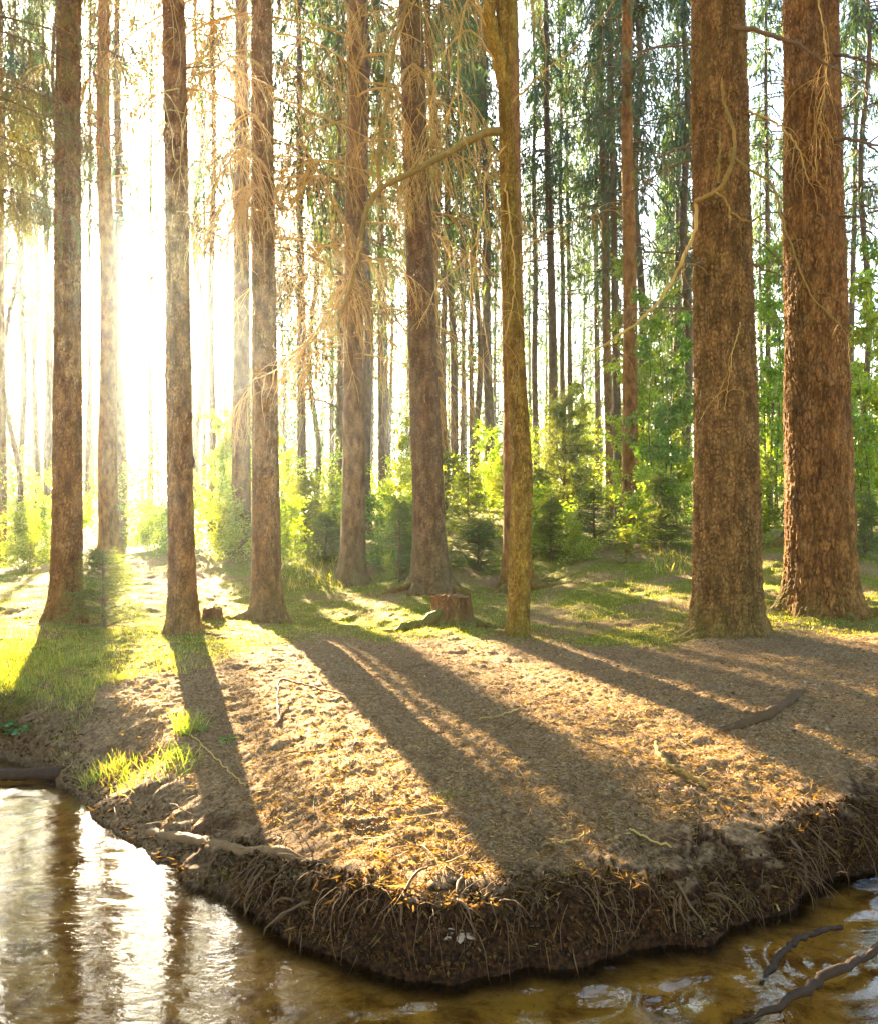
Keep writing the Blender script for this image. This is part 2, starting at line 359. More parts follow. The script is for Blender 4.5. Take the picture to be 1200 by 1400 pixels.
def ground(x, y, full=False):
    x, y = np.atleast_1d(np.asarray(x, float)), np.atleast_1d(np.asarray(y, float))
    s = shore(x, y); zt = ztop(x, y)
    far = sst(7.5, 10, y)
    bumps = (fbm(x * 1.6, y * 1.6, 1) - .5) * (.05 + .12 * far) + (fbm(x * 6, y * 6, 2) - .5) * (.035 + .03 * far) + (fbm(x * 11, y * 11, 16, 3) - .5) * .022 + (fbm(x * 30, y * 30, 5, 3) - .5) * .020 * (.4 + 1.2 * fbm(x * 1.2, y * 1.2, 15)) * sst(16, 8, y)
    fine = (fbm(x * 60, y * 60, 6, 3) - .5) * .024 * sst(14, 6, y)
    w = .09 + .10 * vnoise(x * 2.2, y * 2.2, 8) + .75 * np.clip(vnoise(x * 1.5 + 3.1, y * 1.5, 18) - .52, 0, 1) + .26 * sst(-.6, -1.4, x)
    prof = sst(0, 1, s / w) ** .8
    rag = (fbm(x * 7, y * 7 + zt * 20, 9) - .5) * .17 * sst(.30, .05, np.abs(s - .10))
    zl = np.maximum(zt, .1) * (.10 + .90 * prof) + bumps * sst(.0, .4, s) + fine * sst(-.02, .1, s) + rag * prof
    bed = -.03 - .16 * sst(0, .8, -s) + (fbm(x * 2.0, y * 4.5, 12) - .5) * .09 * sst(0, .35, -s)
    zz = np.where(s > 0, np.maximum(zl, .008), bed)
    back = sst(-2.2, -3.6, y); zz = zz * (1 - back) + (.5 + bumps) * back
    return (zz, s) if full else zz
def gz(x, y): return float(ground(x, y)[0])

# ground sheet, finest near the water, out to the horizon
def axis(segs):
    out = [segs[0][0]]
    for a, b, s0, s1 in segs:
        p = a
        while p < b - 1e-9:
            t = (p - a) / (b - a); p = min(b, p + s0 * (s1 / s0) ** t); out.append(p)
    return np.array(out)
xs = axis([(-600, -40, 120, 12), (-40, -9, 6, .5), (-9, -3.4, .35, .028), (-3.4, 4.4, .018, .018), (4.4, 10, .028, .35), (10, 40, .5, 6), (40, 600, 12, 120)])
ys = axis([(-60, -5, 15, .5), (-5, 2.8, .35, .1), (2.8, 6.2, .015, .018), (6.2, 11, .018, .05), (11, 18, .05, .16), (18, 60, .16, 2.5), (60, 900, 4, 120)])
GX, GY = np.meshgrid(xs, ys); gx, gy = GX.ravel(), GY.ravel()
gzz, gs = ground(gx, gy, True)
ni, nj = len(ys), len(xs); gi = np.arange(ni * nj).reshape(ni, nj)
gq = np.stack([gi[:-1, :-1], gi[:-1, 1:], gi[1:, 1:], gi[1:, :-1]], -1).reshape(-1, 4)
# the lip overhangs the water and the face is ragged
S2 = gs.reshape(GX.shape); dSy = np.gradient(S2, ys, axis=0); dSx = np.gradient(S2, xs, axis=1); dn_ = np.maximum(np.hypot(dSx, dSy), 1e-6)
push = ((fbm(gx * 3.2, gy * 3.2, 63) - .5) * .22 * sst(.02, .14, gs) * sst(.6, .2, gs) + .085 * np.exp(-((gs - .20) / .13) ** 2) + (fbm(gx * 7, gy * 7 + gzz * 9, 61) - .5) * .10 * sst(0, .06, gs) * sst(.55, .2, gs) + (fbm(gx * 24, gy * 24 + gzz * 40, 62) - .5) * .028 * sst(0, .05, gs) * sst(.4, .2, gs)) * ((gs > 0) & (gs < .6) & (np.abs(gx) < 5) & (gy > 2.8))
gx0, gy0 = gx, gy
vx, vy = gx - push * (dSx / dn_).ravel(), gy - push * (dSy / dn_).ravel()
gm = mossiness(gx, gy) * sst(.05, .3, gs)
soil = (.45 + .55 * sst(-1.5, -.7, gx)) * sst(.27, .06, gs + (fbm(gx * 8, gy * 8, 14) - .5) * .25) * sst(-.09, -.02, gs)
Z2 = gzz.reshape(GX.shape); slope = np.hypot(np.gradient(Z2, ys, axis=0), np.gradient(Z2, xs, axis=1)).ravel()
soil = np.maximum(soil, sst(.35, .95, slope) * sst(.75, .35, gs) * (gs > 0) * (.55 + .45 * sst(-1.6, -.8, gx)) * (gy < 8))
sand = sst(-.0, -.16, gs)
def ground_mat():
    t = NT('forest_floor'); v = t.coord()
    n1 = t.noise(v, 3, 5, .6); n2 = t.noise(v, 45, 4, .7); n3 = t.noise(v, 160, 3, .7)
    lit = t.mix(t.ramp(n2, .3, .7), (.11, .056, .022), (.38, .235, .115))
    lit = t.mix(t.math('MULTIPLY', t.ramp(n1, .45, .7), .5), lit, (.19, .10, .045))
    lit = t.mix(t.math('MULTIPLY', t.ramp(n3, .55, .75), .5), lit, (.42, .30, .17))
    mos = t.mix(t.ramp(n2, .25, .75), (.065, .075, .005), (.22, .22, .014))
    mos = t.mix(t.math('MULTIPLY', t.ramp(n1, .5, .7), .5), mos, (.24, .20, .03))
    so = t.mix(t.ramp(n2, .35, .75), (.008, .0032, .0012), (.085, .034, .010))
    sa = t.mix(t.ramp(t.noise(t.coord((1, 2.0, 1)), 4.5, 8, .72, .4), .36, .60), (.26, .11, .018), (.80, .44, .09))
    sa = t.mix(t.math('MULTIPLY', t.ramp(n2, .56, .68), .6), sa, (.10, .045, .012))
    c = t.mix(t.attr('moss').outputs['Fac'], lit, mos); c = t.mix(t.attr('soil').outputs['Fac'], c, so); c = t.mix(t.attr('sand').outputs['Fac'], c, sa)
    h = t.math('ADD', n2, t.math('MULTIPLY', n3, .5))
    return t.done(t.bsdf(c, .92, t.bump(h, .012, .8), .12))
GROUND_M = ground_mat()
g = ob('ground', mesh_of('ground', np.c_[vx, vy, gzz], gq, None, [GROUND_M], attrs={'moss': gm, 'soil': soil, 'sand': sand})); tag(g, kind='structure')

# the stream: a rippled sheet
def water_mat():
    t = NT('stream_water'); v = t.coord((1, 1, 1)); vr = t.coord((1.0, 2.4, 1))
    h = t.math('ADD', t.noise(vr, 5, 3, .5, .8), t.math('MULTIPLY', t.noise(vr, 17, 3, .55, .6), .35))
    nrm = t.bump(h, .010, .22)
    gl = t.n('ShaderNodeBsdfGlossy'); gl.inputs['Roughness'].default_value = .02; t.l(nrm, gl.inputs['Normal'])
    tr = t.n('ShaderNodeBsdfTransparent'); tr.inputs[0].default_value = (.97, .86, .58, 1)
    fz = t.n('ShaderNodeFresnel'); fz.inputs[0].default_value = 1.34; t.l(nrm, fz.inputs['Normal'])
    m = t.n('ShaderNodeMixShader'); t.l(t.math('ADD', t.math('MULTIPLY', fz.outputs[0], 2.3), .02), m.inputs[0]); t.l(tr.outputs[0], m.inputs[1]); t.l(gl.outputs[0], m.inputs[2])
    return t.done(m.outputs[0])
wx = axis([(-40, -5, 5, .3), (-5, 5, .03, .03), (5, 40, .3, 5)]); wy = axis([(-3.5, 2.7, .3, .05), (2.7, 6.5, .025, .03), (6.5, 14, .05, .6)])
WX, WY = np.meshgrid(wx, wy); a, b = WX.ravel(), WY.ravel()
riff = sst(.55, .1, np.hypot((a - 2.25) / 1.1, (b - 4.05) / .8)) + .6 * sst(.5, .0, np.hypot((a + 2.75) / 1.4, (b - 5.25) / .5))
rings = .0022 * np.sin(np.hypot(a - 1.55, b - 3.3) * 70) * sst(.55, .05, np.hypot(a - 1.55, b - 3.3))
wzv = (fbm(a * 2.5, b * 6, 31) - .5) * .0042 + riff * ((fbm(a * 9, b * 16, 33) - .5) * .05 + .012) + rings
for qx, qy, rx, ry, am in ((.84, 3.2, .42, .28, .055), (-.15, 3.02, .45, .16, .045), (.45, 3.08, .5, .14, .035), (2.3, 4.0, 1.0, .5, .06)):
    wzv = wzv + am * (fbm(a * 6 + b * 3, b * 15 - a * 4, 35) - .5) * sst(1, .2, np.hypot((a - qx) / rx, (b - qy) / ry))
wi = np.arange(len(wy) * len(wx)).reshape(len(wy), len(wx))
wq = np.stack([wi[:-1, :-1], wi[:-1, 1:], wi[1:, 1:], wi[1:, :-1]], -1).reshape(-1, 4)
tag(ob('stream_water', mesh_of('stream_water', np.c_[a, b, wzv], wq, None, [water_mat()])), kind='structure')

# ------------------------------------------------------------------ spruce parts
def trunk_mesh(name, base, cl, r, H, mat, det, fl=1.0, seed=0.0, nroot=5, lowmoss=.3):
    """cl(h) gives the centre offset; r radius at breast height; mesh is local to the foot"""
    k, fineh, step, amp, cw, ch = {3: (220, 8.4, .011, .0098, .036, 0.06 if seed < 12.2 else .15), 2: (110, 9.3, .020, .0035, .030, .05), 1: (40, 14, .09, .002, .05, .09), 0: (14, 20, .5, 0, 1, 1)}[det]
    hs = np.r_[np.arange(-.3, fineh, step), np.arange(fineh, H + .4, .5)]; n = len(hs)
    th = np.arange(k) * 2 * math.pi / k; HH, TH = np.meshgrid(hs, th, indexing='ij')
    hp = np.maximum(HH, 0)
    rr = r * np.clip(1.035 - .028 * (hp - 1.3) - .25 * (hp / H) ** 2, .05, 2) * (1 + .16 * fl * np.exp(-hp / 1.0))
    lob = .5 + .5 * np.cos(nroot * TH + seed * 7 + .6 * np.sin(TH * 2 + seed))
    rr = rr + r * fl * (.35 + .75 * lob) * np.exp(-hp / .17) * .75
    rr = rr * (1 + .035 * (vnoise(np.cos(TH) * 1.5 + seed, HH * 1.3 + np.sin(TH) * 1.5, seed) - .5) * 2)
    cav = np.zeros_like(HH)
    if amp:
        nu = max(6, round(2 * math.pi * r / cw))
        u = TH / (2 * math.pi) * nu + (vnoise(np.cos(TH) * 6 + seed, HH * 7 + np.sin(TH) * 6, seed + 1) - .5) * 1.5
        v = HH / ch + (vnoise(np.cos(TH) * 7 - seed, HH * 6 + np.sin(TH) * 7, seed + 2) - .5) * 1.0
        f1, f2, idv = cells(u, v, nu, seed); e = sst(.02, .34, f2 - f1)
        nu2 = nu * 2
        g1, g2, id2 = cells(u * 2, v * 1.6, nu2, seed + 3); e2 = sst(0, .4, g2 - g1)
        disp = amp * (e * (.5 + .9 * idv) + .45 * e2 - .6 + 1.1 * (fbm(u * 1.7, v * 1.7, seed + 6) - .5))
        fis = 1 - sst(.0, .085, np.abs(fbm(u * .55, v * .13 + u * .03, seed + 21, 3) - .5)); disp = disp - amp * 1.3 * fis * (e < 2); e = np.minimum(e, 1 - .8 * fis)
        rr = rr + disp * np.clip(1.25 - hp * .04, .5, 1.25); cav = np.clip((1 - e) * .75 + (1 - e2) * .2, 0, 1) * (.5 + .5 * sst(.3, .7, fbm(u * .35, v * .35, seed + 11))) * (.15 if det == 1 else 1)
        rg = np.random.default_rng(int(seed * 100) + 5)
        for q in range(int(H * (2.2 if det > 1 else 1.6))):
            a0, z0 = rg.uniform(0, 2 * math.pi), rg.uniform(.8, 11); s = rg.uniform(.016, .034)
            dd = np.hypot((np.mod(TH - a0 + math.pi, 2 * math.pi) - math.pi) * r, (HH - z0) * .8) / s
            kb = np.exp(-dd * dd * .5); rr = rr + kb * s * .45; cav = np.maximum(cav, kb * .8)
    cx = np.array([cl(h) for h in hs])
    V = np.stack([cx[:, None, 0] + rr * np.cos(TH), cx[:, None, 1] + rr * np.sin(TH), HH], -1).reshape(-1, 3)
    i = np.arange(n * k).reshape(n, k)
    q = np.stack([i[:-1], np.roll(i[:-1], -1, 1), np.roll(i[1:], -1, 1), i[1:]], -1).reshape(-1, 4)
    mo = sst(.5, .0, HH + .45 * (vnoise(np.cos(TH) * 4, HH * 5 + np.sin(TH) * 4, seed + 8) - .5)) * (lowmoss + .4 * lob) * (.6 + .4 * np.cos(TH - 2.2))
    return mesh_of(name, V, q, None, [mat], attrs={'cavity': cav.ravel(), 'moss': np.clip(mo, 0, 1).ravel()})

def crown_mesh(name, Hc, Rc, nb, seed, dens=1.0, sparse_low=.5):
    r = np.random.default_rng(seed); B = Bag()
    hz = np.sort(r.uniform(0, 1, nb) ** .9) * Hc; L = Rc * (1 - (hz / Hc) * .9) * r.uniform(.55, 1.05, nb) * np.where(hz < Hc * .2, r.uniform(.5, 1, nb), 1)
    az = r.uniform(0, 2 * math.pi, nb); d0 = np.c_[np.cos(az), np.sin(az), np.where(hz > Hc * .8, .5, .05)]
    M = grow(np.c_[np.zeros((nb, 2)), hz], d0, L, 7, .10, .05, r)
    M[:, 4:, 2] += (np.arange(3) * .03)[None] * L[:, None]
    V, q = tubes(M, np.linspace(1, .25, 7)[None] * (.012 + .010 * L[:, None]), 3); B.add(V, q, m=1, col=(.3, .2, .1))
    m = int(13 * dens)
    p, t, u = along(M, m, r, .18)
    keep = r.uniform(0, 1, len(p)) < np.repeat(np.clip(sparse_low + hz / Hc * 1.2, 0, 1), m); p, t = p[keep], t[keep]
    side = unit(np.cross(t, [0, 0, 1])) * r.choice([-1, 1], len(p))[:, None]
    C = grow(p, t * .5 + side * .8 + [0, 0, -.5], r.uniform(.25, .75, len(p)), 5, .55, .08, r)
    p2, t2, u2 = along(C, 5, r, .0)
    t2 = unit(t2 + r.normal(0, .28, t2.shape))
    V, tr = slivers(p2, t2, r.uniform(.14, .32, len(p2)), r.uniform(.022, .05, len(p2)), r)
    br = np.repeat(r.uniform(.6, 1.35, len(p2)), 4)[:, None]; hue = np.repeat(r.uniform(0, 1, len(p2)), 4)[:, None]
    B.add(V, None, tr, 0, br * ((1 - hue) * np.array([.026, .062, .026]) + hue * np.array([.055, .085, .018])))
    return B.mesh(name, [NEEDLE, TWIG_DARK])
CROWNS = [crown_mesh('spruce_crown', 14, 2.3, 130, 100 + i, 1.0, .35 + .1 * (i % 3)) for i in range(5)]

def dead_branch_mesh(name, L, ntw, seed, mat, droop=.08, tl=(.25, .7), r0=.014, sub=3, tg=.22, tr=.0034):
    r = np.random.default_rng(seed); B = Bag()
    M = grow(np.zeros((1, 3)), [[1, 0, .1]], [L], 14, droop, .05, r)
    V, q = tubes(M, (r0 * np.linspace(1, .25, 14))[None], 5); B.add(V, q)
    if ntw:
        p, t, u = along(M, ntw, r, .15)
        side = unit(np.cross(t, [0, 0, 1])) * r.choice([-1, 1], len(p))[:, None]
        T = grow(p, t * .6 + side * r.uniform(.2, 1, (len(p), 1)) + [0, 0, -.3], r.uniform(*tl, len(p)) * (1.15 - .6 * u), 9, tg, .10, r)
        V, q = tubes(T, np.linspace(1.15, .6, 9)[None] * tr * np.ones((len(p), 1)), 3); B.add(V, q)
        if sub:
            p2, t2, u2 = along(T, sub, r, .2)
            S = grow(p2, t2 * .7 + r.normal(0, .7, p2.shape), r.uniform(.06, .24, len(p2)), 5, .16, .16, r)
            V, q = tubes(S, np.linspace(.8, .45, 5)[None] * tr * np.ones((len(p2), 1)), 3); B.add(V, q)
    return B.mesh(name, [mat])
DEAD = [dead_branch_mesh('dead_branch', 1.6, 16, 200 + i, TWIG_DARK, .05, (.15, .5), .013, 2, .12, .0045) for i in range(4)]
STUB = [dead_branch_mesh('branch_stub', .35, 2, 240 + i, TWIG_DARK, .03, (.1, .2), .012, 0) for i in range(3)]

def root_part(tree, base, az, L, r0, mat=None, moss=.9, seed=1):
    r = np.random.default_rng(seed); n = 16; P = np.zeros((n, 3)); a = az; p = np.array([0.0, 0.0])
    for i in range(n):
        P[i, :2] = p; P[i, 2] = ground(base[0] + p[0], base[1] + p[1])[0] - base[2]
        a += r.normal(0, .13); p = p + np.array([math.cos(a), math.sin(a)]) * L / (n - 1)
    rad = r0 * (1 - .8 * np.linspace(0, 1, n))
    P[:, 2] += rad * np.linspace(1.5, -.5, n); rad = rad * (1 + .15 * r.normal(0, 1, n).clip(-1, 1))
    V, q = tubes(P, rad, 10); V = V + (np.stack([fbm(V[:, 0] * 9 + seed, V[:, 1] * 9 + V[:, 2] * 7, 70 + i) for i in range(3)], 1) - .5) * rad.repeat(10)[:, None] * 1.3
    mo = np.full(len(V), 0.0); zrel = (V[:, 2].reshape(n, 10) - P[:, 2:3]) / np.maximum(rad[:, None], 1e-4)
    mo = np.clip(sst(-.6, .5, zrel).ravel() * moss, 0, 1)
    return ob('root', mesh_of('root', V, q, None, [mat or BARK_BROWN], attrs={'moss': mo, 'cavity': np.zeros(len(V))}), tree)

BARKS = {'RED': BARK_RED, 'BROWN': BARK_BROWN, 'GREY': BARK_GREY, 'ALGAE': BARK_ALGAE, 'FAR': BARK_FAR}
UQ = np.array([-math.sin(SUN_AZ), math.cos(SUN_AZ)])
def crown_base(x, y, h0):
    """crowns stand clear of the light that reaches the clearing"""
    L = x * UQ[0] + y * UQ[1]; q = x * UQ[1] - y * UQ[0]
    if -3.5 < q < 8.5: return max(h0, math.tan(SUN_EL) * (L - 2.6) + 1.2)
    if 8.5 <= q < 22: return max(h0, math.tan(SUN_EL) * (L - 27) + 3.5)
    return h0
def add_crown(e, x, y, h0, H, i, r):
    if y < 16: h0 = max(h0, 12.5)
    hb = crown_base(x, y, h0) if h0 > 0 else -h0
    if hb > H - 3: H = hb + 5
    q = x * UQ[1] - y * UQ[0]
    if -4 < q < 6 and y > 16 and i % 2 and y < 45 and h0 > 0: return
    s = (H - hb) / 14
    o = ob('crown', CROWNS[i % 5], e, (0, 0, hb), r.uniform(0, 6.28), (max(.75, s ** .5), max(.75, s ** .5), s))
    return o
TROOT = {}
for ti, (k, bx, by, d, wpx, tx, bk, det, label) in enumerate(TREES):
    r = np.random.default_rng(500 + ti)
    x = w2(bx, d); z = wz(by, d) if by is not None else gz(x, d)
    if by is not None and det > 0: z = gz(x, d) if abs(gz(x, d) - z) < .12 else z
    base = (x, d, z - .02)
    e = ob('spruce_tree', None, None, base); tag(e, label, 'tree'); TROOT[k] = (e, base)
    rad = wpx / FPX * d / 2
    htop = wz(0, d) - z; sl = w2(tx, d) - x; wob = r.normal(0, .012 if det > 1 else .03) * (d / 10)
    if k == 'G': cl = lambda h, s=sl, T=htop: (np.interp(h, [0, .25 * T, .55 * T, .8 * T, T], np.array([0, .05, -.06, -.12, -.17]) + 0 * s), 0)
    else: cl = lambda h, s=sl, T=htop, w=wob: (s * h / T + w * math.sin(h * .8), w * .7 * math.sin(h * .6 + 1))
    H = r.uniform(22, 27); fl = {3: .62, 2: .8, 1: .9, 0: .5}[det]
    if k in 'DE': fl = 1.25
    if k == 'F': fl = 1.3
    if k == 'G': fl = .38; H = htop - (100 / FPX * d)
    if k == 'G2': fl = 1.2
    e_tr = ob('trunk', trunk_mesh('trunk', base, cl, rad, H, BARKS[bk], det, fl, ti * 1.37, 5 + ti % 3), e)
    e['cl'] = 0
    if k != 'G':
        add_crown(e, x, d, -3.0 if k in ('S', 'E3', 'S3') else 11 if det >= 2 else r.uniform(6.5, 9.5) if d > 15 else 10, H, ti, r)  # three crowns set low to block sun from the right bank
        nd = {3: 4, 2: 6, 1: 7, 0: 6}[det]
        for j in range(nd):
            h = r.uniform(3.0, 10) if det < 2 else r.uniform(2.5, 9)
            c = cl(h); big = r.uniform() < (.75 if det < 2 else .4)
            az = r.uniform(0, 6.28)
            m_ = DEAD[r.integers(4)] if big else STUB[r.integers(3)]
            ob('dead_branch' if big else 'branch_stub', m_, e, (c[0] + math.cos(az) * rad * .8, c[1] + math.sin(az) * rad * .8, h), az, r.uniform(.6, 1.1))
for k, azs, L, r0 in (('F', (3.5, -.35, -1.4), 1.15, .10), ('D', (3.45, -.4), .75, .07), ('G2', (3.9, -.5, .1), 1.2, .10), ('O', (3.5, -2.6), .85, .075), ('P', (-.45, -.9), 1.0, .10), ('Q', (3.7,), .9, .15), ('E', (3.4, -.2), .7, .07), ('C', (-.3,), .45, .05)):
    e, base = TROOT[k]
    for j, az in enumerate(azs): root_part(e, base, az, L * (1 - .15 * j), r0, moss=.6, seed=j + len(k) * 3 + ord(k[0]))

# limbs drawn through points of the scene
def limb(key, pts, r0, r1, mat, seed, ntw=0, tl=(.2, .5), name='dead_branch', sub=2, tg=.2, tr=.0035):
    e, base = TROOT[key]; r = np.random.default_rng(seed)
    P = spline([P3(*p) for p in pts], 34) - np.array(base); P[1:-1] += r.normal(0, .006, (32, 3))
    B = Bag(); V, q = tubes(P[None], np.linspace(r0, r1, 34)[None] * (1 + .12 * r.normal(0, 1, (1, 34)).clip(-1, 1)), 8); B.add(V, q)
    if ntw:
        p, t, u = along(P[None], ntw, r, .2)
        T = grow(p, t * .5 + r.normal(0, .6, p.shape), r.uniform(*tl, len(p)), 9, tg, .13, r)
        V, q = tubes(T, np.linspace(1.2, .55, 9)[None] * tr * np.ones((len(p), 1)), 3); B.add(V, q)
        if sub:
            p2, t2, u2 = along(T, sub, r, .2)
            S = grow(p2, t2 * .7 + r.normal(0, .6, p2.shape), r.uniform(.06, .25, len(p2)), 5, .14, .15, r)
            V, q = tubes(S, np.linspace(.8, .45, 5)[None] * tr * np.ones((len(p2), 1)), 3); B.add(V, q)
    return ob(name, B.mesh(name, [mat]), e)
# the forked tree
fork = limb('G', [(690, 118, 8.6), (682, 80, 8.58), (670, 35, 8.55), (666, -80, 8.5), (664, -260, 8.45)], .088, .05, BARK_ALGAE, 1, name='fork_limb')
fork2 = limb('G', [(690, 118, 8.6), (695, 80, 8.62), (698, 20, 8.66), (699, -90, 8.72), (706, -260, 8.8)], .082, .04, BARK_ALGAE, 2, name='fork_limb')
limb('G', [(688, 182, 8.6), (665, 180, 8.5), (640, 192, 8.4), (600, 216, 8.3), (555, 240, 8.2), (520, 258, 8.15), (503, 285, 8.1), (492, 325, 8.1), (487, 360, 8.1), (478, 400, 8.1), (462, 440, 8.1)], .044, .012, TWIG_OLIVE, 3, 44, (.3, .9), name='bough', tg=.25)
limb('G', [(520, 258, 8.15), (518, 205, 8.1), (530, 130, 8.1), (540, 60, 8.15), (556, 10, 8.2), (575, -40, 8.2)], .022, .012, TWIG_OLIVE, 4, 12, (.2, .6), name='bough')
limb('G', [(495, 330, 8.1), (470, 400, 8.05), (430, 455, 8.0), (385, 500, 7.95), (345, 520, 7.9)], .017, .005, TWIG, 5, 22, (.15, .5), name='bough')
for s, pts in enumerate(([(680, 90, 8.55), (640, 40, 8.4), (600, 90, 8.3), (585, 180, 8.3), (560, 260, 8.3)], [(676, 60, 8.55), (640, 0, 8.4), (625, 80, 8.3), (630, 170, 8.3), (648, 230, 8.3)], [(690, 200, 8.5), (665, 235, 8.4), (660, 290, 8.35), (640, 350, 8.3), (600, 390, 8.25), (570, 450, 8.2)],
                        [(690, 250, 8.5), (700, 330, 8.35), (702, 400, 8.3), (688, 470, 8.3)], [(672, 30, 8.5), (600, -40, 8.4), (540, 60, 8.3), (520, 150, 8.3), (505, 240, 8.3)], [(700, 140, 8.6), (740, 100, 8.5), (790, 60, 8.4), (840, 0, 8.3)], [(706, 360, 8.6), (740, 320, 8.5), (790, 300, 8.4), (815, 292, 8.3)])):
    limb('G', pts, .011, .004, TWIG, 20 + s, 12, (.2, .7), tg=.3)
# thick trunk on the right: curved mossy limb and dead branches
limb('O', [(952, 275, 8.25), (965, 270, 8.1), (985, 255, 8.0), (1001, 220, 7.95), (1003, 180, 7.95), (990, 143, 7.95), (986, 108, 7.95)], .030, .010, TWIG_OLIVE, 31, 6, (.15, .4))
limb('O', [(1002, 215, 7.95), (1030, 235, 7.9), (1055, 252, 7.9), (1066, 290, 7.9), (1085, 345, 7.9), (1110, 405, 7.9), (1150, 445, 7.9)], .014, .006, TWIG_OLIVE, 32, 14, (.2, .6))
limb('O', [(972, 262, 8.05), (988, 270, 7.95), (1000, 290, 7.95), (1018, 302, 8.0), (1045, 300, 8.05), (1068, 335, 8.1)], .013, .006, TWIG_OLIVE, 33, 8, (.15, .45))
limb('O', [(982, 250, 8.0), (983, 215, 7.95), (984, 180, 7.95)], .016, .009, TWIG_OLIVE, 34, 4, (.1, .3))
limb('O', [(952, 275, 8.25), (950, 310, 8.2), (935, 352, 8.15), (905, 405, 8.1), (872, 440, 8.05), (838, 462, 8.0), (808, 480, 8.0)], .022, .008, TWIG, 35, 12, (.15, .5))
limb('O', [(1005, 38, 8.3), (1030, 40, 8.2), (1065, 52, 8.15), (1095, 62, 8.1), (1130, 88, 8.1), (1170, 108, 8.1)], .028, .007, TWIG_DARK, 36, 16, (.2, .6))
limb('O', [(1022, 358, 8.35), (1050, 370, 8.2), (1080, 380, 8.1)], .016, .005, TWIG_DARK, 37, 4)
limb('O', [(1022, 152, 8.4), (1060, 168, 8.2), (1090, 200, 8.1), (1105, 250, 8.1)], .014, .004, TWIG, 38, 12)
limb('O', [(952, 196, 8.4), (920, 205, 8.2), (880, 225, 8.1), (850, 238, 8.0)], .012, .004, TWIG_DARK, 39, 8)
limb('O', [(960, 358, 8.35), (935, 365, 8.2), (905, 380, 8.1)], .014, .005, TWIG_DARK, 40, 4)
limb('O', [(1012, 440, 8.2), (1000, 490, 8.1), (990, 560, 8.1)], .006, .003, TWIG, 41, 3)
limb('O', [(945, 60, 8.4), (900, 65, 8.2), (860, 75, 8.1)], .014, .005, TWIG_DARK, 42, 8)
limb('P', [(1140, 192, 9.5), (1165, 190, 9.3), (1190, 197, 9.2), (1230, 205, 9.1)], .024, .010, TWIG_DARK, 43, 6)
limb('P', [(1142, 74, 9.5), (1175, 80, 9.3), (1230, 100, 9.1)], .022, .010, TWIG_DARK, 44, 8)
limb('P', [(1148, 295, 9.5), (1175, 298, 9.3), (1210, 320, 9.2)], .014, .006, TWIG_DARK, 45, 6)
limb('P', [(1140, 170, 9.4), (1160, 155, 9.2), (1195, 145, 9.1)], .010, .005, TWIG_DARK, 46, 6)
limb('P', [(1115, -20, 9.2), (1128, 60, 9.1), (1126, 130, 9.1), (1118, 170, 9.1)], .009, .003, TWIG, 47, 20, (.3, .9), tg=.35)
# the curtain of dry twigs
CURT = [dead_branch_mesh('dead_branch', 2.4, 30, 300 + i, TWIG, .08, (.5, 1.6), .015, 3, .24, .0052) for i in range(5)]
r = np.random.default_rng(77)
def curtain(key, n, h0, h1, azc, spread, sc):
    e, base = TROOT[key]
    for j in range(n):
        az = azc + r.uniform(-spread, spread); o = ob('dead_branch', CURT[r.integers(5)], e, (0, 0, h0 + (h1 - h0) * (j + .5) / n), az, sc * r.uniform(.75, 1.2)); o.location.x += float(np.cos(az) * .1); o.location.y += float(np.sin(az) * .1)
curtain('D', 17, 5.0, 9.6, -1.0, 2.2, 1.1)
curtain('E', 20, 5.2, 12.5, -1.6, 2.0, 1.35)
curtain('E', 9, 3.9, 5.4, -1.6, 2.4, 1.2)
curtain('C', 5, 6.0, 8.6, -.2, 1.6, .9)
curtain('B', 8, 8, 13, -1.5, 2, 1.2)
curtain('F', 5, 6.5, 9.5, -2.4, 1.0, .8)
curtain('R', 7, 6, 12, -1.5, 2.2, 1.2)
curtain('S', 6, 6, 14, -1.5, 2.2, 1.3)

# foliage reaching in at the left edge, from a spruce outside the frame
def live_branch(name, L, seed, mat, col, droop=.06, nbr=46, nl=.022, sway=.4):
    r = np.random.default_rng(seed); B = Bag()
    M = grow(np.zeros((1, 3)), [[1, 0, .12]], [L], 12, droop, .04, r); V, q = tubes(M, np.linspace(.016, .004, 12)[None], 4); B.add(V, q, m=1)
    p, t, u = along(M, nbr, r, .1); side = unit(np.cross(t, [0, 0, 1])) * r.choice([-1, 1], len(p))[:, None]
    C = grow(p, t * .6 + side * .7 + [0, 0, -.4], r.uniform(.2, .6, len(p)) * L / 1.8, 7, sway, .08, r); V, q = tubes(C, np.linspace(.0035, .0015, 7)[None] * np.ones((len(p), 1)), 3); B.add(V, q, m=1)
    p2, t2, u2 = along(C, 4, r, .1); C2 = grow(p2, t2 + r.normal(0, .5, p2.shape), r.uniform(.06, .16, len(p2)), 4, .2, .08, r)
    for Q, m in ((C, 46), (C2, 26)):
        pn, tn, un = along(Q, m, r, .02); dn = unit(tn * .75 + r.normal(0, .5, tn.shape))
        V, tr = needles(pn, dn, r.uniform(.7, 1.2, len(pn)) * nl, .0042 * nl / .022, r)
        B.add(V, None, tr, 0, np.repeat(np.array(col) * r.uniform(.55, 1.4, (len(pn), 1)), 3, 0))
    return B.mesh(name, [mat, TWIG_DARK])
LIVE = [live_branch('live_branch', 1.9, 400 + i, SPRIG, (.12, .115, .010)) for i in range(3)]
e = ob('spruce_tree', None, None, (w2(-150, 7.6), 7.6, gz(w2(-150, 7.6), 7.6))); tag(e, 'spruce standing beyond the left edge with golden green branches drooping into the picture', 'tree')
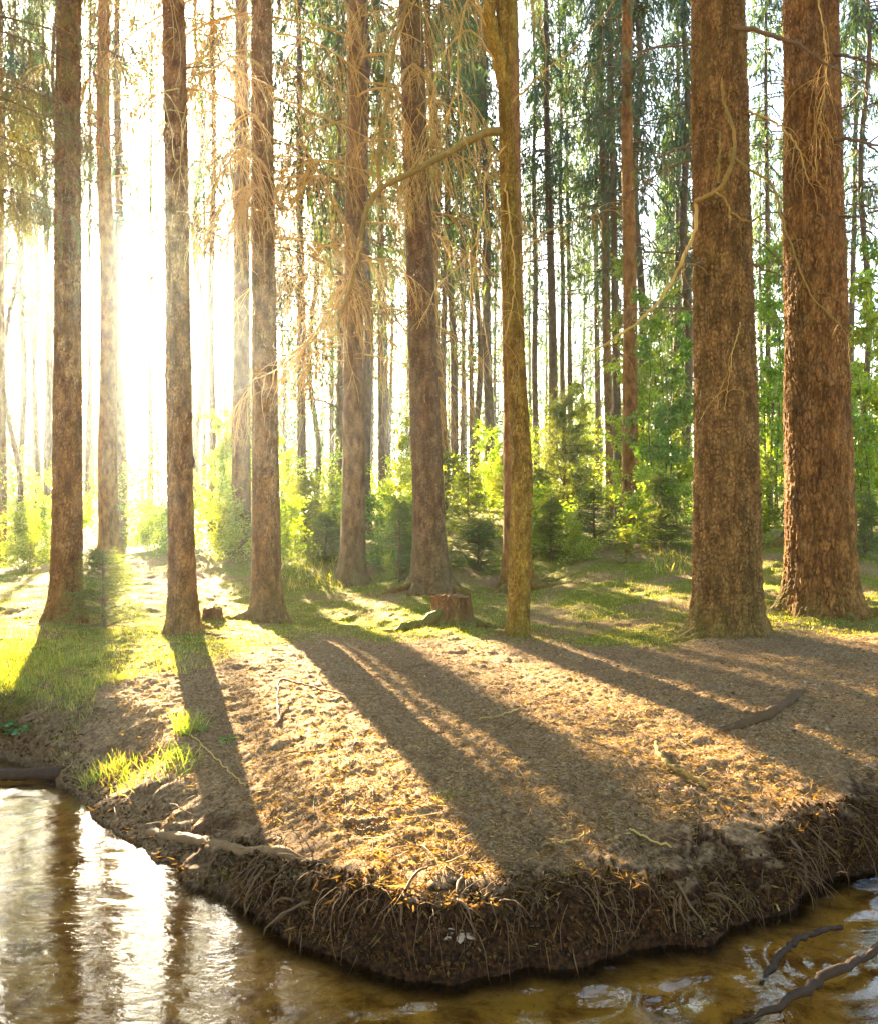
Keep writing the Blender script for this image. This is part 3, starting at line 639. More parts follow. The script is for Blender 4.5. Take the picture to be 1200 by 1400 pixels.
ob('trunk', trunk_mesh('trunk', None, lambda h: (0, 0), .16, 22, BARK_BROWN, 1, .8, 55.0), e); ob('crown', CROWNS[1], e, (0, 0, 9.5))
for j in range(44):
    az = r.uniform(-.9, .65); ob('live_branch', LIVE[j % 3], e, (.1, 0, 4.3 + j * .10), az, r.uniform(.75, 1.1))

# ------------------------------------------------------------------ more distant trees
far_i = 0; FAR_L = []
r = np.random.default_rng(900)
FAR_T = [trunk_mesh('trunk', None, lambda h, s=s: (.12 * math.sin(h * .25 + s), .1 * math.sin(h * .2)), .15, 24, BARK_FAR, 0, .5, 60.0 + s) for s in range(3)]
used = [(TROOT[k][1][0], TROOT[k][1][1]) for k in TROOT]
while far_i < 84:
    d = r.uniform(27, 66); px = r.uniform(-420, 1620); x = w2(px, d)
    if any((x - a) ** 2 + (d - b) ** 2 < 2.2 for a, b in used): continue
    used.append((x, d)); e = ob('spruce_tree', None, None, (x, d, gz(x, d) - .05)); s = r.uniform(.75, 1.2)
    FAR_L.append((px, e))
    ob('trunk', FAR_T[far_i % 3], e, None, r.uniform(0, 6.28), (s, s, 1.0)); add_crown(e, x, d, r.uniform(4, 9), r.uniform(21, 26), far_i, r); far_i += 1
    for j in range(3):
        az = r.uniform(0, 6.28); ob('dead_branch', DEAD[j], e, (0, 0, r.uniform(3, 10)), az, r.uniform(.8, 1.3))

r = np.random.default_rng(930); n_out = 0
while n_out < 26:                                    # unseen forest around the viewpoint, added to cut the sky light
    x, y = r.uniform(-20, 20), r.uniform(-15, 13)
    if (y > 0 and abs(x) < .62 * y + 2.0) or (abs(x) < 4.5 and y > -4.5) or any((x - a) ** 2 + (y - b) ** 2 < 7 for a, b in used): continue
    used.append((x, y)); e = ob('spruce_tree', None, None, (x, y, gz(x, y) - .05)); s = r.uniform(1.2, 1.9)
    tag(e, 'unseen spruce added around the viewpoint to block sky light', 'tree', 'unseen spruces added around the viewpoint')
    ob('trunk', FAR_T[n_out % 3], e, None, r.uniform(0, 6.28), (s, s, 1.0)); hb = crown_base(x, y, r.uniform(6, 9)); ob('crown', CROWNS[n_out % 5], e, (0, 0, hb), r.uniform(0, 6.28), (1.5, 1.5, 1.15)); n_out += 1

GAPS = [(-1e9, 0, None), (0, 90, 'left of the tall brown trunk'), (90, 251, 'between the tall brown trunk and the straight reddish trunk'), (251, 364, 'between the straight reddish trunk and the golden brown trunk'), (364, 484, 'between the golden brown trunk and the flared trunk'),
        (484, 585, 'between the flared trunk and the leaning spruce'), (585, 706, 'between the leaning spruce and the forked tree'), (706, 862, 'between the forked tree and the pinkish brown trunk'), (862, 990, 'between the pinkish brown trunk and the plated trunk'), (990, 1115, 'between the two thickest trunks'), (1115, 1201, 'right of the thickest trunk'), (1201, 1e9, None)]
ORD = 'first second third fourth fifth sixth seventh eighth ninth tenth eleventh twelfth thirteenth fourteenth fifteenth sixteenth seventeenth eighteenth nineteenth twentieth'.split()
for lo, hi, ph in GAPS:
    for i, (px, e) in enumerate(sorted([f for f in FAR_L if lo <= f[0] < hi], key=lambda f: f[0])):
        tag(e, f'{ORD[i]} distant spruce from the left {ph}' if ph else ('distant spruce beyond the left edge of the picture' if lo < 0 else 'distant spruce beyond the right edge of the picture'), 'tree', 'distant spruces in the haze')

# ------------------------------------------------------------------ young growth
def young_spruce_mesh(name, seed, H, Rb, col, nb=120, needle=.026, pine=False):
    r = np.random.default_rng(seed); B = Bag()
    V, q = tubes(np.array([[[0, 0, -.05], [.01, 0, H * .5], [0, .01, H * .97]]]), np.array([[.022, .014, .004]]) * H, 5); B.add(V, q, m=1)
    hz = H * r.uniform(.03, .97, nb) ** 1.0; L = Rb * (1 - hz / H) ** .8 * r.uniform(.7, 1.1, nb) + .05 * H; az = r.uniform(0, 6.28, nb)
    M = grow(np.c_[np.zeros((nb, 2)), hz], np.c_[np.cos(az), np.sin(az), r.uniform(-.15, .75, nb) + (.3 if pine else 0)], L, 6, .06, .06, r)
    V, q = tubes(M, np.linspace(.006, .002, 6)[None] * np.ones((nb, 1)) * H, 3); B.add(V, q, m=1)
    p, t, u = along(M, 9, r, .15); s = unit(np.cross(t, [0, 0, 1])) * r.choice([-1, 1], len(p))[:, None]
    C = grow(p, t * .8 + s * .7 + r.normal(0, .4, p.shape), r.uniform(.1, .36, len(p)) * Rb * 1.3, 4, .05, .10, r)
    for Q, m in ((M, 34), (C, 24)):
        pn, tn, un = along(Q, m, r, .05); dn = unit(tn * .7 + r.normal(0, .55, tn.shape))
        V, tr = needles(pn, dn, r.uniform(.7, 1.25, len(pn)) * needle * (1.8 if pine else 1), needle * .22, r)
        B.add(V, None, tr, 0, np.repeat(np.array(col) * r.uniform(.55, 1.45, (len(pn), 1)), 3, 0))
    return B.mesh(name, [SPRIG, TWIG_DARK])
YS = [young_spruce_mesh('foliage', 600, 1.2, .42, (.11, .14, .014)), young_spruce_mesh('foliage', 601, 1.2, .5, (.075, .115, .018)), young_spruce_mesh('foliage', 602, 1.2, .36, (.15, .18, .018)), young_spruce_mesh('foliage', 603, 1.2, .45, (.11, .14, .035), 60, .03, True)]
def sapling_mesh(name, seed, H, spread, nl, col, ls=.055, low=.12):
    r = np.random.default_rng(seed); B = Bag(); ns = 3
    S = grow(r.normal(0, .06, (ns, 3)) * [1, 1, 0], np.c_[r.normal(0, .12, (ns, 2)), np.ones(ns)], H * r.uniform(.75, 1, ns), 10, 0, .05, r)
    V, q = tubes(S, np.linspace(.014, .003, 10)[None] * np.ones((ns, 1)) * (H / 3), 4); B.add(V, q, m=1)
    p, t, u = along(S, 16, r, low); a = r.uniform(0, 6.28, len(p))
    C = grow(p, np.c_[np.cos(a), np.sin(a), r.uniform(.1, .9, len(p))], spread * r.uniform(.4, 1.1, len(p)) * (1.15 - .7 * u), 6, .05, .12, r)
    V, q = tubes(C, np.linspace(.004, .0015, 6)[None] * np.ones((len(p), 1)) * (H / 3), 3); B.add(V, q, m=1)
    m = max(2, nl // len(p)); pl, tl, ul = along(C, m, r, .1); pl = pl + r.normal(0, .05, pl.shape)
    dl = unit(tl * .4 + r.normal(0, .6, tl.shape) + [0, 0, -.25])
    V, tr = slivers(pl, dl, ls * r.uniform(.6, 1.3, len(pl)), ls * .62, r)
    B.add(V, None, tr, 0, np.repeat(np.array(col) * r.uniform(.6, 1.4, (len(pl), 1)) * np.c_[r.uniform(.8, 1.25, len(pl)), np.ones(len(pl)), np.ones(len(pl))], 4, 0))
    return B.mesh(name, [LEAF, TWIG_DARK])
SAP = [sapling_mesh('foliage', 650 + i, 4.0, .9, 4600, c, .08) for i, c in enumerate(((.18, .27, .018), (.15, .25, .022), (.23, .29, .018)))]
BUSH = [sapling_mesh('foliage', 660 + i, 1.3, .6, 4200, c, .05, .02) for i, c in enumerate(((.18, .26, .018), (.14, .23, .022), (.22, .27, .02)))]
YOUNG = [  # mesh list, px, distance, py of the foot or None, px height, name, label
 (YS[0], 142, 8.9, 845, 118, 'young_spruce', 'bushy golden green young spruce at the foot of the tall brown trunk', 1.5),
 (YS[1], 546, 13.6, 803, 125, 'young_spruce', 'small dark green spruce sapling left of the leaning grey brown spruce', .75),
 (YS[1], 655, 15.0, 790, 75, 'young_spruce', 'low spreading dark green spruce behind the cut stump', 1.7),
 (YS[0], 640, 18.0, 768, 105, 'young_spruce', 'young spruce behind the low spreading one, right of the leaning trunk', 1.2),
 (YS[2], 752, 15.5, 775, 95, 'young_spruce', 'bright yellow green young spruce right of the forked tree', 1.2),
 (YS[1], 812, 16.5, 752, 95, 'young_spruce', 'conical dark green young spruce left of the pinkish brown trunk', 1.2),
 (YS[2], 855, 14.5, 758, 50, 'young_spruce', 'tiny bright spruce seedling in front of the pinkish brown trunk', 1.2),
 (YS[3], 770, 20.0, 740, 200, 'young_pine', 'pale airy young pine below the twin pair of thin trunks', .8),
 (YS[0], 418, 18.0, 765, 100, 'young_spruce', 'young spruce just right of the golden brown trunk', 1.3),
 (YS[1], 446, 16.5, 770, 70, 'young_spruce', 'low dark spruce left of the trunk with the dry twigs', 1.5),
 (YS[1], 1182, 13.0, 780, 95, 'young_spruce', 'small dark spruce right of the thickest trunk', 1.1),
 (YS[2], 700, 20.0, 745, 120, 'young_spruce', 'bright young spruce right behind the forked tree', 1.3),
 (YS[0], 610, 21.0, 735, 110, 'young_spruce', 'young spruce peeking out behind the leaning grey brown spruce', 1.2),
 (SAP[0], 288, 19.0, None, 190, 'broadleaf_sapling', 'bright green leafy sapling between the reddish trunk and the hazy pinkish trunk', 1),
 (SAP[2], 400, 21.0, None, 150, 'broadleaf_sapling', 'bright leafy sapling right behind the golden brown trunk', 1),
 (SAP[2], 540, 19.0, None, 180, 'broadleaf_sapling', 'yellow green leafy sapling between the flared trunk and the leaning spruce', .9),
 (SAP[1], 905, 19.0, None, 350, 'broadleaf_sapling', 'tall fresh green sapling between the pinkish brown trunk and the thick plated trunk', .8),
 (SAP[2], 925, 22.0, None, 400, 'broadleaf_sapling', 'tallest yellow green sapling left of the thick plated trunk', .8),
 (SAP[1], 1052, 18.0, None, 430, 'broadleaf_sapling', 'tall green sapling seen between the two thickest trunks', .7),
 (SAP[0], 1066, 22.0, None, 300, 'broadleaf_sapling', 'pale green sapling behind the tall one between the two thickest trunks', .8),
 (SAP[2], 1178, 15.0, None, 390, 'broadleaf_sapling', 'bright yellow green sapling along the right edge', .7),
 (SAP[1], 1215, 18.0, None, 420, 'broadleaf_sapling', 'taller green sapling cut by the right edge', .8),
 (BUSH[0], 205, 19.0, None, 60, 'leafy_bush', 'light green leafy bush in the bright gap beneath the sun', 1.2),
 (BUSH[2], 28, 16.0, None, 65, 'leafy_bush', 'light green leafy bush at the left edge', 1.3),
 (BUSH[1], 62, 19.0, None, 60, 'leafy_bush', 'green leafy bush left of the tall brown trunk', 1.2),
 (BUSH[2], 560, 16.5, None, 90, 'leafy_bush', 'yellow leafy bush left of the leaning grey brown spruce', 1.1),
 (BUSH[0], 450, 21.0, None, 110, 'leafy_bush', 'yellow green bush left of the flared trunk', 1.2),
 (BUSH[0], 735, 16.5, None, 95, 'leafy_bush', 'broad yellow green bush just right of the forked tree foot', 1.5),
 (BUSH[1], 880, 17.0, None, 110, 'leafy_bush', 'green leafy bush behind the pinkish brown trunk, right side', 1.3),
 (SAP[0], 845, 22.0, None, 260, 'broadleaf_sapling', 'fresh green sapling rising behind the cluster of the pinkish brown trunk', .9),
 (SAP[2], 792, 23.0, None, 230, 'broadleaf_sapling', 'yellow green sapling right of the pale young pine', .9),
 (SAP[1], 668, 22.0, None, 170, 'broadleaf_sapling', 'green sapling glimpsed left of the forked tree', .9),
 (BUSH[1], 530, 15.5, None, 80, 'leafy_bush', 'dark green bush right of the flared trunk foot', 1.2),
 (BUSH[0], 385, 16.0, None, 70, 'leafy_bush', 'green bush right of the golden brown trunk foot', 1.3),
 (BUSH[2], 310, 16.5, None, 80, 'leafy_bush', 'pale green bush in front of the hazy pinkish trunk', 1.3),
 (BUSH[1], 245, 18.5, None, 70, 'leafy_bush', 'dim green bush behind the straight reddish trunk', 1.3),
 (BUSH[2], 1020, 15.0, None, 130, 'leafy_bush', 'bright bush half hidden by the thick plated trunk', 1.2),
 (SAP[0], 1195, 14.0, None, 250, 'broadleaf_sapling', 'shorter leafy sapling in front along the right edge', .8),
 (YS[2], 735, 18.5, 752, 100, 'young_spruce', 'taller bright young spruce behind the yellow green one', 1.1),
 (YS[0], 905, 16.0, 752, 110, 'young_spruce', 'young spruce left of the thick plated trunk', 1.2),
 (BUSH[2], 795, 14.8, 772, 70, 'leafy_bush', 'yellow green bush in front of the conical dark green spruce', 1.3),
]
r = np.random.default_rng(950)
for me, px, d, py, hp, nm, lb, wide in YOUNG:
    x = w2(px, d); z = gz(x, d); H0 = max(v.co.z for v in me.vertices); top = wz((py or 740) - hp, d) if py is None else wz(py - hp, d)
    s = max(.3, (top - z) / H0) if py is None else hp / FPX * d / H0
    e = ob(nm, None, None, (x, d, z - .02)); tag(e, lb, 'sapling' if 'bush' not in nm else 'bush')
    ob('foliage', me, e, None, r.uniform(0, 6.28), (s * wide, s * wide, s))
# the mass of undergrowth further back, beyond counting
r = np.random.default_rng(970); B = Bag(); nsh = 260
nsh = 420; sd = r.uniform(19, 60, nsh) ; spx = r.uniform(-350, 1560, nsh); sx = w2(spx, sd); szz = ground(sx, sd)
hh = r.uniform(.9, 2.4, nsh) * (1 + 1.1 * (spx > 715)) * (1 + .012 * sd); hh = np.minimum(hh, .24 * (sx * UQ[0] + sd * UQ[1] - 13) + .5).clip(.5); m = 560
cpos = np.repeat(np.c_[sx, sd, szz], m, 0); hr = np.repeat(hh, m)
ph = r.uniform(0, 6.28, nsh * m); rad = np.sqrt(r.uniform(0, 1, nsh * m)) * np.repeat(r.uniform(.5, 1.3, nsh), m); zz = r.uniform(0, 1, nsh * m) ** .9
pl = cpos + np.c_[np.cos(ph) * rad * (1.1 - zz * .8), np.sin(ph) * rad * (1.1 - zz * .8), zz * hr]
clump = fbm(pl[:, 0] * 3 + pl[:, 1], pl[:, 2] * 3 + pl[:, 1] * .7, 44) > .47; pl = pl[clump]
ss = np.repeat(sd, m)[clump]
V, tr = slivers(pl, unit(r.normal(0, 1, pl.shape)), .045 * (ss / 16) ** .7 * r.uniform(.6, 1.3, len(pl)) + .02, .035 * (ss / 16) ** .7, r)
cc = np.array([[.17, .25, .018], [.11, .19, .025], [.23, .27, .02]])[r.integers(0, 3, nsh)]
B.add(V, None, tr, 0, np.repeat(np.repeat(cc, m, 0)[clump] * r.uniform(.6, 1.4, (len(pl), 1)), 4, 0))
tag(ob('undergrowth', B.mesh('undergrowth', [LEAF])), 'fresh green undergrowth filling the forest floor behind the trunks', 'undergrowth', kind='stuff')

# the far wood that reads as one hazy mass
r = np.random.default_rng(985); B = Bag(); nt = 260
td = r.uniform(66, 135, nt); tpx = r.uniform(-500, 1700, nt); fx = w2(tpx, td); fz = ground(fx, td)
T = np.zeros((nt, 6, 3)); T[:, :, 0] = fx[:, None] + np.cumsum(r.normal(0, .06, (nt, 6)), 1); T[:, :, 1] = td[:, None]; ht = r.uniform(12, 22, nt); T[:, :, 2] = fz[:, None] - .2 + np.linspace(0, 1, 6)[None] * ht[:, None]
V, q = tubes(T, np.linspace(1, .5, 6)[None] * r.uniform(.13, .24, (nt, 1)), 5); B.add(V, q, m=1)
nc = 640; cd = r.uniform(62, 130, nc); cpx = r.uniform(-500, 1700, nc); fx = w2(cpx, cd); fz = ground(fx, cd); inlit = cpx < 560
top = r.uniform(7, 23, nc); LL = fx * UQ[0] + cd * UQ[1]; top = np.minimum(top, np.maximum(3, np.where(inlit, .31 * (LL - 12), .32 * (LL - 18)))); m = 420
zz = r.uniform(0, 1, (nc, m)) ** .8; ph = r.uniform(0, 6.28, (nc, m)); rad = np.sqrt(r.uniform(0, 1, (nc, m))) * r.uniform(1.4, 2.6, nc)[:, None] * (1.05 - zz * .85)
pl = np.stack([fx[:, None] + np.cos(ph) * rad, cd[:, None] + np.sin(ph) * rad, fz[:, None] + zz * top[:, None]], -1).reshape(-1, 3)
V, tr = slivers(pl, unit(r.normal(0, 1, pl.shape) + [0, 0, -.6]), r.uniform(.25, .6, len(pl)), r.uniform(.1, .2, len(pl)), r)
cc = np.array([[.035, .075, .03], [.03, .065, .035], [.07, .12, .025]])[r.integers(0, 3, nc)]
B.add(V, None, tr, 0, np.repeat(np.repeat(cc, m, 0) * r.uniform(.6, 1.4, (len(pl), 1)), 4, 0))
tag(ob('distant_woods', B.mesh('distant_woods', [LEAF, BARK_FAR])), 'far pale green woods closing the view behind the trunks', 'woods', kind='stuff')

# ------------------------------------------------------------------ ground cover
def scatter(n, x0, x1, y0, y1, r, pw=1.5):
    u = r.uniform(0, 1, n); y = (y0 ** (-pw + 1) + u * (y1 ** (-pw + 1) - y0 ** (-pw + 1))) ** (1 / (-pw + 1))
    x = (r.uniform(x0, x1, n) - CX) / FPX * y; return x, y
r = np.random.default_rng(1000)
# dry needles, bark flakes and bits
x, y = scatter(190000, -150, 1350, 3.25, 11, r, 1.7); z, s = ground(x, y, True); mo = mossiness(x, y)
k = (s > .03) & (r.uniform(0, 1, len(x)) > mo * .8); x, y, z, s = x[k], y[k], z[k], s[k]
a = r.uniform(0, 6.28, len(x)); t = unit(np.c_[np.cos(a), np.sin(a), r.normal(.08, .28, len(x))])
V, tr = slivers(np.c_[x, y, z + .004], t, r.gamma(3, .0065, len(x)) + .007, r.uniform(.002, .0055, len(x)), r)
cc = np.array([[.29, .175, .08], [.16, .082, .032], [.40, .27, .14], [.09, .048, .02], [.25, .12, .042]])[r.integers(0, 5, len(x))] * r.uniform(.7, 1.2, (len(x), 1))
LITTER = leaf_mat('dry_litter', .24, 0.0, .0)
B = Bag(); B.add(V, None, tr, 0, np.repeat(cc, 4, 0)); tag(ob('needle_litter', B.mesh('needle_litter', [LITTER], False)), 'dry brown needles and bark bits covering the bank', 'needle litter', kind='stuff')
# brown leaf pieces, thicker towards the shaded side and the bank
x, y = scatter(5200, -100, 1320, 3.25, 9, r, 1.6); z, s = ground(x, y, True); k = (s > .02) & (fbm(x * 1.4, y * 1.4, 57) + .10 * (x > .8) + .12 * (s < .5) > .52); x, y, z = x[k], y[k], z[k]
a = r.uniform(0, 6.28, len(x)); t = unit(np.c_[np.cos(a), np.sin(a), r.normal(.05, .3, len(x))])
V, tr = slivers(np.c_[x, y, z + .006], t, r.uniform(.016, .045, len(x)), r.uniform(.008, .022, len(x)), r)
B = Bag(); B.add(V, None, tr, 0, np.repeat(np.array([[.24, .125, .055], [.36, .24, .14], [.14, .07, .032]])[r.integers(0, 3, len(x))] * r.uniform(.6, 1.2, (len(x), 1)), 4, 0)); tag(ob('leaf_litter', B.mesh('leaf_litter', [LITTER], False)), 'scraps of brown leaves drifted over the bank', 'leaf litter', kind='stuff')
# loose twiglets
x, y = scatter(1500, -100, 1300, 3.3, 10, r, 1.5); z, s = ground(x, y, True); k = s > .06; x, y, z = x[k], y[k], z[k]
a = r.uniform(0, 6.28, len(x)); T = grow(np.c_[x, y, z + .012], np.c_[np.cos(a), np.sin(a), 0 * a], r.gamma(2, .06, len(x)) + .04, 6, 0, .09, r)
T[..., 2] = ground(T[..., 0].ravel(), T[..., 1].ravel()).reshape(T.shape[:2]) + .006 + .012 * r.uniform(0, 1, (len(x), 1))
V, q = tubes(T, np.linspace(1, .5, 6)[None] * r.uniform(.0015, .0045, (len(x), 1)), 3); B = Bag(); B.add(V, q); tag(ob('twig_litter', B.mesh('twig_litter', [ROOT])), 'thin dry twigs strewn over the bank', 'twig litter', kind='stuff')
# moss
x, y = scatter(150000, -150, 1350, 5.2, 17, r, 1.6); z, s = ground(x, y, True); mo = mossiness(x, y); k = (s > .15) & (r.uniform(0, 1, len(x)) < mo * 1.1); x, y, z, mo = x[k], y[k], z[k], mo[k]
V, tr = needles(np.c_[x, y, z - .004], unit(np.c_[r.normal(0, .5, (len(x), 2)), np.ones(len(x))]), r.uniform(.014, .04, len(x)), r.uniform(.005, .011, len(x)), r)
cc = np.where(r.uniform(0, 1, (len(x), 1)) < .6, [[.20, .21, .010]], [[.30, .27, .018]]) * r.uniform(.6, 1.35, (len(x), 1))
B = Bag(); B.add(V, None, tr, 0, np.repeat(cc, 3, 0)); tag(ob('moss', B.mesh('moss', [GRASS])), 'short golden green moss carpeting the ground around the trunks', 'moss', kind='stuff')
# grass
def blades(p, L, W, r, lean=.45):
    a = r.uniform(0, 6.28, len(p)); ln = r.uniform(.1, lean, len(p)); d = np.c_[np.cos(a) * ln, np.sin(a) * ln, np.ones(len(p))]
    C = grow(p, d, L, 4, .22, .06, r); s = unit(np.cross(d, r.normal(0, 1, d.shape))) * np.asarray(W).reshape(-1, 1)
    V = np.stack([C[:, 0] - s, C[:, 0] + s, C[:, 1] - s * .9, C[:, 1] + s * .9, C[:, 2] - s * .6, C[:, 2] + s * .6, C[:, 3]], 1)
    b = np.arange(len(p))[:, None] * 7
    return V.reshape(-1, 3), np.concatenate([b + [0, 1, 3, 2], b + [2, 3, 5, 4]], 0), b + [4, 5, 6]
def grass_tint(r, n): return np.repeat(np.array([[.13, .20, .014], [.20, .23, .022], [.09, .15, .014], [.34, .26, .09]])[r.integers(0, 4, n)] * r.uniform(.7, 1.3, (n, 1)), 7, 0)
px = np.r_[np.r_[r.uniform(-200, 330, 16000), r.uniform(-60, 175, 9000)], r.uniform(880, 1000, 900), r.uniform(720, 960, 900), r.uniform(380, 470, 500)]
yy = np.r_[np.r_[r.uniform(5.0, 9.4, 16000), r.uniform(5.2, 7.4, 9000)], r.uniform(13, 17, 900), r.uniform(9.5, 13, 900), r.uniform(13, 17, 500)]
x = w2(px, yy); z, s = ground(x, yy, True); dn = fbm(x * 1.3, yy * 1.3, 51)
k = (s > np.where(px < 150, .05, .12)) & ((dn > .45) | ((yy < 7.4) & (px < 110) & (dn > .36)) | (yy > 9.3)) & ((px < 120 + (1 - (yy - 5.6) / 3.6) * 60 + (dn - .5) * 420) | (px > 340)); x, yy, z = x[k], yy[k], z[k]
L = r.uniform(.035, .105, len(x)) * np.where(yy > 13, 2.2, 1)
V, q, tr = blades(np.c_[x, yy, z - .01], L, r.uniform(.0015, .0032, len(x)) * np.where(yy > 13, 1.8, 1), r)
B = Bag(); B.add(V, q, tr, 0, grass_tint(r, len(x))); tag(ob('grass', B.mesh('grass', [GRASS])), 'fresh short grass on the left bank and among the trees', 'grass', kind='stuff')
def tuft(px, py, d, n, rad, Ls, label, name='grass_tuft'):
    x0, y0 = w2(px, d), d; z0 = gz(x0, y0); e = ob(name, None, None, (x0, y0, z0)); tag(e, label, 'grass')
    a = r.uniform(0, 6.28, n); q_ = rad * np.sqrt(r.uniform(0, 1, n)); p = np.c_[x0 + np.cos(a) * q_ * 1.4, y0 + np.sin(a) * q_, np.zeros(n)]; p[:, 2] = ground(p[:, 0], p[:, 1]) - .01
    V, q, tr = blades(p - [x0, y0, z0], r.uniform(.6, 1.1, n) * Ls, r.uniform(.0018, .003, n), r, .9)
    B = Bag(); B.add(V, q, tr, 0, grass_tint(r, n)); ob('blades', B.mesh('blades', [GRASS]), e)
tuft(213, 1030, 5.05, 300, .20, .13, 'large bright grass tuft on the bank edge left of the long trunk shadow')
tuft(140, 1062, 5.25, 220, .10, .15, 'smaller bright grass tuft overhanging the water below the left bank')
tuft(260, 1000, 5.5, 160, .08, .20, 'slender grass tuft beside the long trunk shadow')
tuft(618, 1088, 4.2, 60, .07, .05, 'little green sprout of grass alone in the middle of the brown bank', )
tuft(318, 1205, 3.98, 50, .06, .10, 'green water weed under the long root at the shore', 'water_plant')
# fern-like plant at the left
def leafy_plant(px, d, n, Ls, label):
    x0 = w2(px, d); z0 = gz(x0, d); e = ob('leafy_plant', None, None, (x0, d, z0)); tag(e, label, 'plant'); B = Bag()
    a = r.uniform(0, 6.28, n); C = grow(np.zeros((n, 3)), np.c_[np.cos(a), np.sin(a), r.uniform(.3, 1.0, n)], r.uniform(.6, 1.1, n) * Ls, 6, .2, .05, r)
    V, q = tubes(C, np.linspace(.002, .001, 6)[None] * np.ones((n, 1)), 3); B.add(V, q, m=0, col=(.12, .2, .03))
    p, t, u = along(C, 16, r, .2); s = unit(np.cross(t, [0, 0, 1])) * r.choice([-1, 1], len(p))[:, None]
    V, tr = slivers(p, unit(s + t * .4 + r.normal(0, .15, p.shape)), Ls * .2, Ls * .1, r); B.add(V, None, tr, 0, np.repeat(np.array([[.06, .20, .03]]) * r.uniform(.7, 1.3, (len(p), 1)), 4, 0))
    ob('fronds', B.mesh('fronds', [LEAF]), e)
leafy_plant(38, 6.05, 22, .22, 'green leafy fern on the steep left bank near the picture edge')
leafy_plant(312, 5.35, 7, .09, 'low green herb in the long trunk shadow of the reddish trunk')
# roots hanging from the eroded bank
cand = np.where((gs > .015) & (gs < .40) & (np.abs(gx0) < 4.4) & (gy0 > 3) & (gy0 < 7) & (gzz > .004))[0]
GV = np.c_[vx, vy, gzz]; outw = np.c_[-(dSx / dn_).ravel(), -(dSy / dn_).ravel(), np.zeros(len(gs))]
def pick(n, lo, hi):
    c = cand[(gs[cand] > lo) & (gs[cand] < hi) & ((gx0[cand] > -.9) | (h2(gx0[cand] * 91, gy0[cand] * 57) > .72))]; c = c[r.integers(0, len(c), n)]; return GV[c], outw[c]
p, o = pick(1500, .10, .34)
nthick = 70; C = grow(p - o * .01, o * .8 + r.normal(0, .55, p.shape) + [0, 0, .15], r.gamma(2.2, .06, len(p)) + .04, 9, .30, .22, r)
V, q = tubes(C, np.linspace(1, .4, 9)[None] * np.r_[r.uniform(.005, .011, nthick), r.uniform(.0010, .0034, len(p) - nthick)][:, None], 5); B = Bag(); B.add(V, q); tag(ob('bank_roots', B.mesh('bank_roots', [ROOTLET])), 'fine roots hanging out of the eroded bank above the water', 'roots', kind='stuff')
B = Bag(); p, o = pick(16000, .01, .26); n = len(p); sz = np.minimum(r.gamma(2, .0020, n) + .0018, .012)
tet = np.array([[1, 1, 1], [1, -1, -1], [-1, 1, -1], [-1, -1, 1]]) * .8
V = p[:, None] + (tet[None] + r.normal(0, .45, (n, 4, 3))) * sz[:, None, None]; b = np.arange(n)[:, None] * 4
B.add(V, None, np.concatenate([b + [0, 1, 2], b + [0, 3, 1], b + [0, 2, 3], b + [1, 3, 2]], 0), 0, np.repeat(np.array([[.09, .042, .016]]) * r.uniform(.3, 1.7, (n, 1)), 4, 0))
p, o = pick(6000, .03, .40); t = unit(o * .5 + r.normal(0, .6, p.shape) + [0, 0, -.35])
V, tr = slivers(p, t, r.gamma(2.5, .014, len(p)) + .01, r.uniform(.002, .009, len(p)), r)
B.add(V, None, tr, 0, np.repeat(np.array([[.16, .078, .026]]) * r.uniform(.2, 1.7, (len(p), 1)), 4, 0))
tag(ob('bank_soil', B.mesh('bank_soil', [LITTER], False)), 'dark crumbs of soil and rotten litter on the eroded bank', 'soil', kind='stuff')

# ------------------------------------------------------------------ single pieces of wood
def stick(name, pts, r0, r1, mat, label, cat, seed=0, k=8, twigs=0, knob=.12, n=30):
    rr = np.random.default_rng(seed + 40); P = spline(np.array(pts), n); base = P[0].copy(); P = P - base
    P[1:-1] += rr.normal(0, .005, (n - 2, 3))
    B = Bag(); V, q = tubes(P[None], (np.linspace(r0, r1, n) * (1 + knob * np.convolve(rr.normal(0, 1.6, n + 4), np.ones(5) / 5, 'valid').clip(-1.5, 1.5)))[None], k); B.add(V, q)
    for c, rev in ((0, 1), (n - 1, 0)):                 # close the ends
        ring = np.arange(k) + c * k; V0 = V[ring].mean(0); t = np.stack([np.full(k, k), np.arange(k), np.roll(np.arange(k), -1)], 1)
        B.add(np.vstack([V[ring], V0]), None, t if rev else t[:, ::-1])
    e = ob(name, None, None, base); tag(e, label, cat)
    ob('wood', B.mesh('wood', [mat]), e)
    if twigs:
        for i in range(twigs):
            p, t, u = along(P[None], 1, rr, .2, .9); T = grow(p, t * .5 + rr.normal(0, .6, (1, 3)) + [0, 0, .3], [rr.uniform(.08, .2)], 6, .05, .15, rr); V, q = tubes(T, np.linspace(.004, .002, 6)[None], 4); B2 = Bag(); B2.add(V, q); ob('side_twig', B2.mesh('side_twig', [mat]), e)
    return e
def on(px, py, dz=0.0, z0=.4):
    """point of the ground seen at a place, found by marching outwards"""
    ds = np.arange(2.9, 16, .01); gzs = ground(w2(px, ds), ds); zr = wz(py, ds); hit = np.argmax(gzs >= zr); d = ds[hit]; return [w2(px, d), d, gzs[hit] + dz]
def onw(px, py, dz=0.0): d = CAMZ * FPX / (py - HY); return [w2(px, d), d, dz]
stick('exposed_root', [on(205, 1140, .0), on(250, 1160, .045), on(300, 1172, .055), on(345, 1180, .055), on(385, 1181, .05), on(428, 1182, -.01)], .032, .024, ROOT, 'long pale root running along the waterline of the left shore', 'root', 1)
